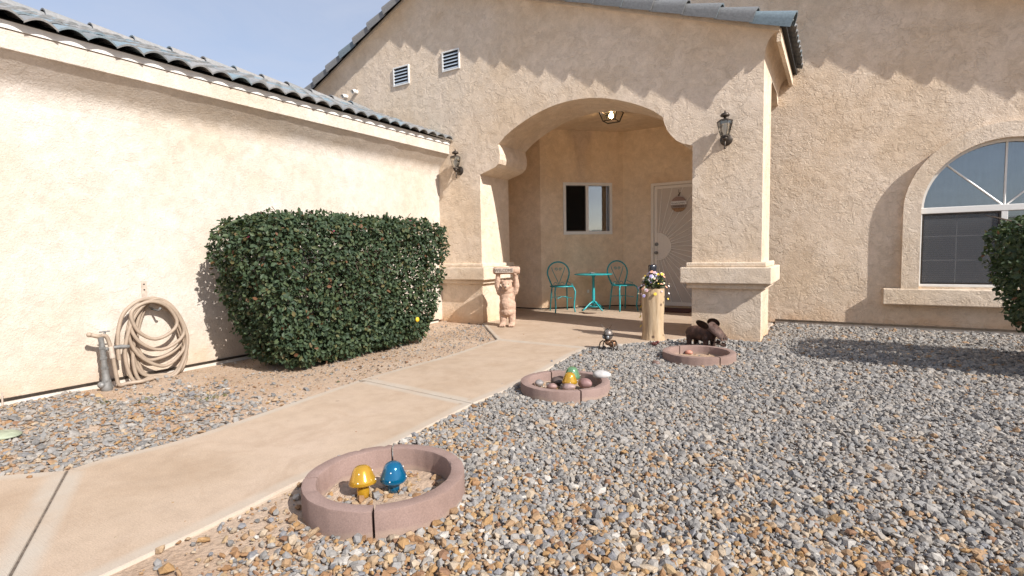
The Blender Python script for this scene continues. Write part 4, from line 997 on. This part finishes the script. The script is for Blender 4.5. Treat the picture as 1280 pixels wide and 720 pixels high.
# hanging sign on the door
sg = empty('door_sign', (-2.375-.065, YD-.055, 1.92), 0, 'round plank sign with a white lettered board hung on the beige door', 'sign')
def disc_band(name, z0, z1, mat, dy=0, R_=.142):
    pts = []
    for k in range(9): z = z0+(z1-z0)*k/8; pts.append((math.sqrt(max(1e-4, R_*R_-z*z)), z))
    bm = slab(bmesh.new(), [[(x, z) for x, z in pts]+[(-x, z) for x, z in reversed(pts)]], lambda a, b, d: (a, d-.008+dy, b), .012); return link(name, bm, mat, sg)
disc_band('plank', .062, .138, plain('reddish_plank', (.30, .205, .175), .8)); disc_band('plank', -.062, -.012, plain('grey_plank', (.33, .27, .24), .8)); disc_band('plank', -.138, -.066, plain('orange_plank', (.33, .20, .11), .8, var=.4)); 
disc_band('white_board', -.006, .058, plain('white_board', (.72, .71, .69), .7), -.004)
bm = bmesh.new()
for k in range(9): tube(bm, [(-.115+k*.027+.01*math.sin(q*6+k), -.015, .02+.010*math.cos(q*7+k*2)) for q in np.linspace(0, 1, 6)], .0025, 4)
for k in range(7): tube(bm, [(-.08+k*.027+.008*math.sin(q*6+k), -.011, -.036+.012*math.cos(q*7+k)) for q in np.linspace(0, 1, 6)], .003, 4)
link('lettering', bm, M['letter'], sg)
bm = bmesh.new(); tube(bm, [(-.0, 0, .15), (.01, -.004, .185), (.03, -.004, .215)], [.014, .011, .008], 8); tube(bm, [(.0, -.002, .2), (.0, -.002, .27)], .003, 5); link('hanger', bm, M['letter'], sg)

# ------------------------------------------------------------------ garden hose, bracket, standpipe
XH = XL+.10
def hw(px, py, X=XH):                              # point on a plane just off the left wall
    r = ray(px, py); tt = X/r.x; return Vector((X, r.y*tt, EYE+r.z*tt))
c5 = lambda x, y: (80+x/4, 340+y/4)
br = empty('hose_bracket', (XL, hw(*c5(400, 90), XL).y, 0), 0, 'pale steel strap bracket screwed to the left wall above the hose', 'bracket')
zt_, zb_ = hw(*c5(400, 45), XL).z, hw(*c5(400, 160), XL).z
bm = box(bmesh.new(), .001, .006, -.022, .022, zb_-.05, zt_); link('plate', bm, M['sandstone_pale'], br)
bm = bmesh.new()
for dz in (.03, .08): tube(bm, [(.006, 0, zt_-dz), (.009, 0, zt_-dz)], .007, 8)
link('screw', bm, M['dark'], br)
bm = bmesh.new(); tube(bm, [(.005, .02, zb_-.02), (.06, .035, zb_-.05), (.15, .045, zb_-.06), (.18, .048, zb_-.035)], .01, 8); link('hook', bm, M['galv'], br, smooth=True)
hose = empty('garden_hose', (XL+.1, 2.3, 0), 0, 'tan garden hose coiled on a wall bracket on the bright left wall', 'hose')
def hpath(pts, closed=False, r=.0155, name='coil', jx=0.0, n=10):
    P_ = [Vector(q) for q in pts]
    if closed:
        out = []; m_ = len(P_)
        for i in range(m_):
            a, b, c, d = P_[i-1], P_[i], P_[(i+1) % m_], P_[(i+2) % m_]
            for k in range(n):
                u = k/n; out.append(.5*((2*b)+(c-a)*u+(2*a-5*b+4*c-d)*u*u+(3*b-3*c+d-a)*u**3))
    else: out = smoothline(P_, n)
    loc = hose.location; bm = tube(bmesh.new(), [q-loc for q in out], r, 10, closed)
    link(name, bm, M['rubber'], hose, smooth=True)
loops = [  # (top x,y) (right) (bottom) (left) in the enlarged survey picture, and how far off the wall
    ((445, 148), (565, 250), (450, 335), (335, 215), .15), ((450, 140), (600, 290), (470, 388), (330, 260), .13),
    ((440, 135), (610, 330), (490, 470), (320, 300), .11), ((460, 135), (618, 340), (450, 618), (305, 400), .13),
    ((440, 130), (605, 380), (440, 602), (345, 420), .09), ((450, 140), (612, 400), (500, 585), (330, 330), .07),
    ((430, 150), (590, 330), (430, 440), (350, 300), .06), ((455, 138), (600, 420), (470, 560), (360, 380), .05)]
for T1, R1, B1, L1, off in loops:
    q = []
    def pt(x, y, o=off): return hw(*c5(x, y), XL+o+random.uniform(-.006, .006))
    mid = lambda A, B_, k: (A[0]+(B_[0]-A[0])*k, A[1]+(B_[1]-A[1])*k)
    q = [pt(*T1), pt(T1[0]+(R1[0]-T1[0])*.62, T1[1]+(R1[1]-T1[1])*.28), pt(*R1), pt(R1[0]+(B1[0]-R1[0])*.32, R1[1]+(B1[1]-R1[1])*.66), pt(*B1),
         pt(L1[0]+(B1[0]-L1[0])*.32, L1[1]+(B1[1]-L1[1])*.68), pt(*L1), pt(T1[0]+(L1[0]-T1[0])*.66, T1[1]+(L1[1]-T1[1])*.30)]
    for v in q: v.z = max(v.z, .012)
    hpath(q, True)
# free end hanging at the left, and the feed from the standpipe
hpath([hw(*c5(450, 132), XL+.12), hw(*c5(370, 145), XL+.13), hw(*c5(300, 205), XL+.13), hw(*c5(272, 290), XL+.13), hw(*c5(270, 380), XL+.13), hw(*c5(276, 440), XL+.13)], name='hose_end')
xb = G(215, 0, 0)
so = .17; bx0 = hw(*c5(222, 660), XL+so)
def hb(x, y, o=so): return hw(*c5(x, y), XL+o)
feed = [hb(185, 318), hb(210, 322), hb(228, 360), hb(245, 430), hb(262, 520), hb(280, 600), hb(330, 645), hb(400, 628, .2), hb(450, 612, .17)]
for v in feed: v.z = max(v.z, .016)
hpath(feed, name='feed_hose')
bm = bmesh.new(); q = [hb(232, 372)-hose.location, hb(243, 430)-hose.location]; tube(bm, q, .021, 12); link('coupling', bm, M['sandstone_pale'], hose, smooth=True, angle=40)
bm = bmesh.new(); tube(bm, [hb(240, 378, .14)-hose.location, hb(280, 374, .14)-hose.location, hb(325, 372, .14)-hose.location], [.012, .02, .016], 12); link('nozzle', bm, M['galv'], hose, smooth=True, angle=40)
pipe = empty('standpipe', (XL+so, bx0.y, 0), 0, 'grey weathered standpipe with a tap handle beside the coiled hose', 'standpipe')
L0 = pipe.location
def pp(x, y, o=so): return hb(x, y, o)-L0
zz = lambda y: pp(200, y).z
bm = bmesh.new(); pts = [(225, 668), (222, 640), (219, 600), (216, 585), (214, 570), (210, 540), (206, 500), (200, 450), (194, 400), (187, 350), (182, 325)]
rd = [.030, .028, .032, .042, .042, .030, .026, .021, .022, .020, .022]
tube(bm, [pp(*q) for q in pts], rd, 14); link('riser', bm, M['galv'], pipe, smooth=True, angle=45)
bm = bmesh.new()
for (x, y, r_) in ((212, 545, .036), (203, 480, .029), (197, 430, .028), (191, 380, .027), (218, 598, .041), (223, 648, .038)):
    a = pp(x, y); tube(bm, [a+Vector((0, 0, -.009)), a+Vector((0, 0, .009))], r_, 6)
link('collar', bm, M['galv'], pipe)
bm = bmesh.new(); tube(bm, [pp(188, 330), pp(196, 322), pp(205, 300)], .008, 8); a = pp(203, 298); tube(bm, [a+Vector((-.0, -.038, 0)), a+Vector((0, .038, 0))], .006, 6); tube(bm, [a+Vector((-.03, 0, 0)), a+Vector((.03, 0, 0))], .006, 6); link('tap_handle', bm, M['galv'], pipe)
bm = bmesh.new(); tube(bm, [pp(198, 322), pp(165, 322), pp(128, 314)], .017, 10); ball(bm, pp(126, 314), .021); link('spout', bm, M['rubber'], pipe, smooth=True)
bm = bmesh.new(); tube(bm, [pp(197, 388), pp(222, 384)], .016, 10); ball(bm, pp(188, 565, so+.0), (.035, .03, .03)); link('side_valve', bm, M['galv'], pipe, smooth=True)
# thin white riser near the left edge of the picture
a = hw(4, 519, XL+.05); b = hw(5, 495, XL+.05); bm = bmesh.new(); tube(bm, [(0, 0, -.05), (.0, .002, .04), (.004, .004, b.z+.03)], .006, 8); o = link('irrigation_stake', bm, M['sandstone_pale']); o.location = (XL+.05, a.y, 0); tag(o, 'thin white irrigation stake at the foot of the left wall', 'stake')

# ------------------------------------------------------------------ clipped shrubs
def shrub(name, cx, cy, hx_, hy_, z0, z1, count, size, taper, label, bracts=0, seed=1):
    rg = np.random.default_rng(seed); t = empty(name, (cx, cy, 0), 0, label, 'shrub', 'clipped shrubs by the walls')
    hz = (z1-z0)/2; zc = (z0+z1)/2
    def shell(n, dmin, dmax):
        d = rg.normal(size=(n*3, 3)); p = rg.uniform(-1, 1, (n*3, 3)); ax_ = rg.choice(3, n*3, p=np.array([hy_*hz, hx_*hz, hx_*hy_])/(hy_*hz+hx_*hz+hx_*hy_)); sg_ = rg.choice([-1, 1], n*3)
        p[np.arange(n*3), ax_] = sg_; e = 7.5
        k = (np.abs(p)**e).sum(1)**(1/e); p = p/k[:, None]; p = p[:n]
        nr = np.sign(p)*np.abs(p)**(e-1)/np.array([hx_, hy_, hz]); nr /= np.linalg.norm(nr, axis=1, keepdims=True)
        w = p*np.array([hx_, hy_, hz]); 
        zn = (p[:, 2]+1)/2; tp = 1-taper*(1-zn)**2.0; w[:, 0] *= tp; w[:, 1] *= tp
        lump = np.array([mnoise.noise(Vector((q[0]*4+seed, q[1]*4, q[2]*4)))*.05+mnoise.noise(Vector((q[0]*11, q[1]*11+seed, q[2]*11)))*.028 for q in w])
        w = w+nr*(lump-rg.uniform(dmin, dmax, n))[:, None]; w[:, 2] += zc; return w, nr
    a1, n1 = shell(int(count*.62), -.025, .06); a2, n2 = shell(int(count*.38), .06, .30)
    P_ = np.vstack([a1, a2]); Nn = np.vstack([n1, n2]); n = len(P_)
    keep = np.array([mnoise.noise(Vector((q[0]*7, q[1]*7+seed*3, q[2]*7))) > -.36 for q in P_]); P_, Nn = P_[keep], Nn[keep]; n = len(P_)
    Uv = Nn*1.0+rg.normal(size=(n, 3))*.55+np.array([.1, -.05, .25]); Dv = rg.normal(size=(n, 3))*.75+Nn*.35+np.array([0, 0, -.35])
    V_, T_a = leaves(P_, Dv, Uv, rg.uniform(.7, 1.25, n)*size); linknp('leaves', V_, T_a, M['leaf'], t, smooth=False)
    bm = bmesh.new(); rr = random.Random(seed)
    for k in range(9):
        a = rr.uniform(0, 2*PI); q = [(rr.uniform(-.12, .12)*hx_*2, rr.uniform(-.25, .25)*hy_, -.03)]
        for s in range(1, 6): q.append((q[0][0]+math.cos(a)*hx_*.7*s/5+rr.uniform(-.03, .03), q[0][1]+math.sin(a)*hy_*.75*s/5+rr.uniform(-.03, .03), (z1-.12)*s/5))
        tube(bm, q, [.02, .018, .015, .012, .009, .005], 7)
        for s in range(2, 6):
            for _ in range(3):
                b = Vector(q[s]); e = b+Vector((rr.uniform(-.3, .3)*hx_*1.6, rr.uniform(-.3, .3)*hy_, rr.uniform(-.2, .25))); tube(bm, [b, (b+e)/2+Vector((0, 0, .03)), e], [.006, .005, .003], 5)
    link('branches', bm, M['leafy_wood'], t, smooth=True)
    if bracts:
        a3, n3 = shell(bracts*6, -.03, .02); a3 = a3[(a3[:, 2] > z1-.25)][:bracts]
        V_, T_a = leaves(a3, rg.normal(size=(len(a3), 3)), rg.normal(size=(len(a3), 3)), rg.uniform(.025, .045, len(a3))); linknp('bracts', V_, T_a, M['bract'], t)
    return t
hd = shrub('clipped_shrub', -4.63, 3.97, .49, 1.30, .06, 1.50, 40000, .047, .24, 'large box clipped dark green shrub against the left wall', 22, 3)
bm = bmesh.new(); yp = (G(521, 399.5, .0)); r = ray(521, 399.5); tt = (-4.12)/r.x; yv = Vector((-4.12, r.y*tt, EYE+r.z*tt))-Vector((-4.63, 3.96, 0))
ball(bm, yv, (.016, .03, .03)); link('yellow_leaf', bm, M['yellow'], hd)
shrub('clipped_shrub', 2.02, 6.12, .82, .62, .28, 1.29, 17000, .050, .32, 'dark clipped shrub in front of the arched window', 0, 5)

# ------------------------------------------------------------------ gravel
phi = (1+5**.5)/2
ICO = np.array([(-1, phi, 0), (1, phi, 0), (-1, -phi, 0), (1, -phi, 0), (0, -1, phi), (0, 1, phi), (0, -1, -phi), (0, 1, -phi), (phi, 0, -1), (phi, 0, 1), (-phi, 0, -1), (-phi, 0, 1)])/math.hypot(1, phi)
IT = np.array([(0, 11, 5), (0, 5, 1), (0, 1, 7), (0, 7, 10), (0, 10, 11), (1, 5, 9), (5, 11, 4), (11, 10, 2), (10, 7, 6), (7, 1, 8), (3, 9, 4), (3, 4, 2), (3, 2, 6), (3, 6, 8), (3, 8, 9), (4, 9, 5), (2, 4, 11), (6, 2, 10), (8, 6, 7), (9, 8, 1)])
def inpoly(P_, poly):
    x, y = P_[:, 0], P_[:, 1]; c = np.zeros(len(P_), bool); n = len(poly)
    for i in range(n):
        x0, y0 = poly[i-1]; x1, y1 = poly[i]
        k = ((y0 > y) != (y1 > y)) & (x < (x1-x0)*(y-y0)/((y1-y0) if abs(y1-y0) > 1e-9 else 1e-9)+x0); c ^= k
    return c
path_poly = [tuple(v) for v in sl(leftE)+sl(leftE2)+porch_front[1:]+[Vector((XQ, 6.56)), Vector((XQ, 7.4)), Vector((XR, 7.4)), Vector((XR, 6.56)), Vector((XQ, 6.56)), porch_front[1]]]
path_poly = [tuple(v) for v in (sl(leftE)+sl(leftE2)+[Vector((XP, 6.56)), Vector((XP, 9)), Vector((XR, 9)), Vector((XR, 6.57)), Vector((XQ, 6.57)), Vector((XQ-.0, 6.5))]+porch_front[1:][::-1]+sl(rightE2)+sl(rightE)+[Vector((-2.25, .33)), Vector((-2.6, -3)), Vector((-6, -3)), Vector((-4.3, .2)), G(0, 593.5, ZT).xy, G(45, 590, ZT).xy])]
def field(x0, x1, y0, y1, s):
    nx, ny = int((x1-x0)/s), int((y1-y0)/s); gx, gy = np.meshgrid(np.arange(nx), np.arange(ny))
    P_ = np.stack([gx.ravel()*s+x0, gy.ravel()*s+y0], 1)+rng.uniform(-.5, .5, (nx*ny, 2))*s*1.1; return P_
def lowfreq(P_, sc, seed): return np.array([mnoise.noise(Vector((a*sc, b*sc, seed))) for a, b in P_])
def stones(name, P_, size, mat, zbase, flat=(.45, .85), ring=None):
    n = len(P_); J = ICO[None]*(1+rng.uniform(-.34, .30, (n, 12, 1))); J *= np.stack([rng.uniform(.75, 1.35, n), rng.uniform(.7, 1.0, n), rng.uniform(*flat, n)], 1)[:, None]
    ax_ = rng.normal(0, .38, (n, 2)); rz = rng.uniform(0, 2*PI, n); c, s = np.cos(rz), np.sin(rz)
    cx, sx_ = np.cos(ax_[:, 0]), np.sin(ax_[:, 0]); cy, sy_ = np.cos(ax_[:, 1]), np.sin(ax_[:, 1])
    x, y, z = J[..., 0], J[..., 1], J[..., 2]
    y, z = y*cx[:, None]-z*sx_[:, None], y*sx_[:, None]+z*cx[:, None]
    x, z = x*cy[:, None]+z*sy_[:, None], -x*sy_[:, None]+z*cy[:, None]
    x, y = x*c[:, None]-y*s[:, None], x*s[:, None]+y*c[:, None]
    V_ = np.stack([x, y, z], -1)*size[:, None, None]; V_[..., 0] += P_[:, :1]; V_[..., 1] += P_[:, 1:2]; V_[..., 2] += (zbase+size*.28)[:, None]
    T_a = (IT[None]+np.arange(n)[:, None, None]*12).reshape(-1, 3)
    return tag(linknp(name, V_.reshape(-1, 3), T_a, mat), kind='stuff')
def soilz(P_): return np.array([-.007+mnoise.noise(Vector((a*1.7, b*1.7, 3)))*.012+mnoise.noise(Vector((a*6, b*6, 8)))*.005 for a, b in P_])
def clear(P_, grow=.0):
    k = ~inpoly(P_, path_poly)
    for cx, cy, r_, h_ in RG:
        d_ = np.hypot(P_[:, 0]-cx, P_[:, 1]-cy); k &= (d_ > r_+.006)
    k &= ~((P_[:, 0] > XQ-.015) & (P_[:, 0] < XR+.01) & (P_[:, 1] > Y0-.01)) & ~((P_[:, 1] > YR-.03) & (P_[:, 0] > XR-.01)) & ~((P_[:, 0] < XL+.03)) & ~((P_[:, 1] > Y0-.02) & (P_[:, 0] < XP+.01))
    return k
allP, allS, allT = [], [], []
# right-hand yard: fine crushed rock, denser sampling near the camera
for (x0, x1, y0, y1, s, sz) in ((-2.6, 1.4, .45, 2.6, .0140, .0093), (-2.6, 2.3, 2.6, 5.0, .0165, .0107), (-2.4, 2.9, 5.0, 8.4, .0210, .0131)):
    P_ = field(x0, x1, y0, y1, s); P_ = P_[clear(P_)]; P_ = P_[P_[:, 0] > -2.6]
    # right of the walk only
    lim = np.interp(P_[:, 1], [.3, 1.0, 1.6, 3.0, 4.2, 5.3], [-1.9, -2.05, -2.0, -2.0, -2.1, -2.3]); P_ = P_[P_[:, 0] > lim-.35]
    S_a = sz*np.clip(rng.lognormal(0, .42, len(P_)), .4, 2.6); allP.append(P_); allS.append(S_a)
P_ = np.vstack(allP); S_a = np.concatenate(allS)
lf = lowfreq(P_, 1.2, 5)*.35+lowfreq(P_, 3.5, 9)*.25
# tan rock lies nearest the camera and beside the walk, the grey takes over farther out
tan = 2.30-P_[:, 1]+lf*1.3-np.clip(P_[:, 0]+.3, 0, 3)*.55
pt_ = 1/(1+np.exp(-tan*3.6))*.80
edge = np.interp(P_[:, 1], [.3, 1.0, 1.6, 3.0], [-1.85, -2.0, -1.95, -1.9]); bare = np.clip(1-(P_[:, 0]-edge)/.42, 0, 1)*np.clip((2.05-P_[:, 1])/.4, 0, 1)+np.clip(lf*.55+.05, 0, .4)*np.clip((1.9-P_[:, 1])/.5, 0, 1)
keep = rng.random(len(P_)) > np.clip(bare*.9+np.clip((1.9-P_[:, 1])*.12, 0, .16), 0, .93)
P_, S_a, pt_ = P_[keep], S_a[keep]*(1+.22*(pt_[keep])), pt_[keep]
zb = soilz(P_)+rng.uniform(0, .012, len(P_)); isT = rng.random(len(P_)) < pt_
stones('gravel', P_[~isT], S_a[~isT], M['stone_grey'], zb[~isT]); stones('gravel', P_[isT], S_a[isT], M['stone_tan'], zb[isT])
# bed between the walk and the left wall: rock near the tap, bare sand with grit under the shrub
P_ = field(XL, -2.6, -.6, 6.6, .023); P_ = P_[clear(P_)]
dens = np.interp(P_[:, 1]+.35*lowfreq(P_, 1.5, 2), [-1, 1.5, 2.1, 2.6, 5.0, 6.3], [.85, .78, .42, .05, .14, .38])*np.clip(1+lowfreq(P_, 4, 6)*.9, .3, 1); wall_bare = np.clip((P_[:, 0]-XL)/.3, 0, 1); 
dens = np.where((P_[:, 1] > 1.75) & (P_[:, 0] < XL+.75), dens*.18, dens)
keep = rng.random(len(P_)) < dens; P_ = P_[keep]; S_a = np.where(P_[:, 1] < 2.7, .0145, .009)*rng.lognormal(0, .33, len(P_)); isT = rng.random(len(P_)) < .2
zb = soilz(P_)+rng.uniform(0, .006, len(P_))
stones('gravel', P_[~isT], S_a[~isT], M['stone_grey'], zb[~isT], (.28, .55)); stones('gravel', P_[isT], S_a[isT], M['stone_tan'], zb[isT], (.28, .55))
# clods and chips inside the rings, fine grit everywhere
q = []; 
for i, (cx, cy, r_, h_) in enumerate(RG):
    a = rng.uniform(0, 2*PI, 420); rr = np.sqrt(rng.random(420))*(r_-.085); q.append(np.stack([cx+rr*np.cos(a), cy+rr*np.sin(a)], 1)[: (300 if i == 0 else 120)])
P_ = np.vstack(q); stones('gravel', P_, .0105*rng.lognormal(0, .42, len(P_)), M['stone_tan'], soilz(P_)+.006)
P_ = rng.uniform((-5.4, .4), (-.2, 6.5), (14000, 2)); P_ = P_[clear(P_)]; stones('gravel', P_, .0042*rng.lognormal(0, .4, len(P_)), M['stone_tan'], soilz(P_)+.002)
# strays kicked onto the walk and the porch edge
P_ = rng.uniform((-4.6, .5), (-1.6, 7.6), (420, 2)); P_ = P_[inpoly(P_, path_poly)]; dd = np.minimum.reduce([np.hypot(P_[:, 0]-q.x, P_[:, 1]-q.y) for q in sl(rightE)+sl(rightE2)+sl(leftE)+sl(leftE2)]); P_ = P_[rng.random(len(P_)) < np.exp(-dd/.10)+.05]
stones('gravel', P_, .0055*rng.lognormal(0, .4, len(P_)), M['stone_tan'], np.full(len(P_), ZT-.001))
# soil filling the rings a little higher than the yard
for cx, cy, r_, h_ in RG:
    bm = bmesh.new(); bmesh.ops.create_circle(bm, cap_ends=True, segments=40, radius=r_-.068, matrix=Matrix.Translation((cx, cy, .004))); bmesh.ops.triangulate(bm, faces=bm.faces[:]); bmesh.ops.subdivide_edges(bm, edges=bm.edges[:], cuts=6, use_grid_fill=True)
    for v in bm.verts: v.co.z += mnoise.noise(v.co*14)*.014+mnoise.noise(v.co*40)*.004
    tag(link('ring_soil', bm, M['sand'], smooth=True), kind='structure')

# fallen leaves under and around the shrubs, and a few weeds by the tap
q = np.vstack([rng.normal((-3.95, 3.6), (.35, .8), (150, 2)), rng.uniform((-5.2, 2.2), (-3.3, 6.2), (50, 2)), rng.uniform((-1.8, 1.5), (1.5, 7.5), (45, 2)), rng.normal((1.5, 5.6), (.4, .4), (40, 2))])
P_ = q[clear(q)]; n = len(P_); D_ = rng.normal(size=(n, 3)); D_[:, 2] *= .15; U_ = rng.normal(0, .3, (n, 3))+np.array([0, 0, 1])
V_, T_a = leaves(np.c_[P_, soilz(P_)+np.where(P_[:, 0] > -2.6, .024, .008)], D_, U_, rng.uniform(.018, .042, n))
tag(linknp('leaf_litter', V_, T_a, island('dry_leaf', [(0, (.16, .09, .045)), (.3, (.10, .055, .03)), (.6, (.24, .16, .08)), (.85, (.07, .075, .035))], .8, 0)), kind='stuff')
cl = [G(*c5(440, 640), 0).xy, G(*c5(200, 650), 0).xy, G(*c5(740, 625), 0).xy]
q = np.vstack([rng.normal((v.x, v.y), .05, (20, 2)) for v in cl]); n = len(q); D_ = rng.normal(0, .55, (n, 3))+np.array([0, 0, .9])
V_, T_a = leaves(np.c_[q, soilz(q)+.004], D_, rng.normal(size=(n, 3)), rng.uniform(.015, .04, n))
tag(linknp('weeds', V_, T_a, island('weed_leaf', [(0, (.075, .09, .035)), (.4, (.13, .125, .055)), (.8, (.18, .14, .08))], .7, 0)), kind='stuff')

# ------------------------------------------------------------------ daylight
to_sun = Vector((1, -.24, .775)).normalized()
sd = bpy.data.lights.new('sun', 'SUN'); sd.energy = 4.6; sd.angle = math.radians(.53); sd.color = (1, .96, .91)
so_ = bpy.data.objects.new('sun', sd); C.objects.link(so_); so_.rotation_euler = to_sun.to_track_quat('Z', 'Y').to_euler(); so_.location = (6, -3, 9)
w = bpy.data.worlds.new('World'); bpy.context.scene.world = w; w.use_nodes = True; nt = w.node_tree; bg = nt.nodes['Background']
sky = nt.nodes.new('ShaderNodeTexSky'); sky.sky_type = 'NISHITA'; sky.sun_disc = False; sky.sun_elevation = math.asin(to_sun.z); sky.sun_rotation = math.atan2(to_sun.x, to_sun.y)
sky.altitude = 800; sky.air_density = 1.0; sky.dust_density = 2.2; sky.ozone_density = 1.0
tc = nt.nodes.new('ShaderNodeTexCoord'); mp = nt.nodes.new('ShaderNodeMapping'); mp.inputs['Scale'].default_value = (1.2, 2.6, 5.5); mp.inputs['Rotation'].default_value = (.2, .3, .6); nt.links.new(tc.outputs['Generated'], mp.inputs[0])
f = noise(nt, mp.outputs[0], 1.6, 7, .62, .6); cr = ramp(nt, [(.25, (.40, .40, .40)), (.80, (.75, .75, .75))]); nt.links.new(f, cr.inputs[0])
nt.links.new(mixc(nt, cr.outputs[0], sky.outputs[0], (3.5, 3.75, 4.5)), bg.inputs[0]); bg.inputs[1].default_value = .12
sc = bpy.context.scene
sc.view_settings.view_transform = 'Standard'; sc.view_settings.look = 'None'; sc.view_settings.gamma = 1; sc.view_settings.exposure = .60
sc.cycles.max_bounces = 8; sc.cycles.diffuse_bounces = 5; sc.cycles.caustics_reflective = False; sc.cycles.caustics_refractive = False
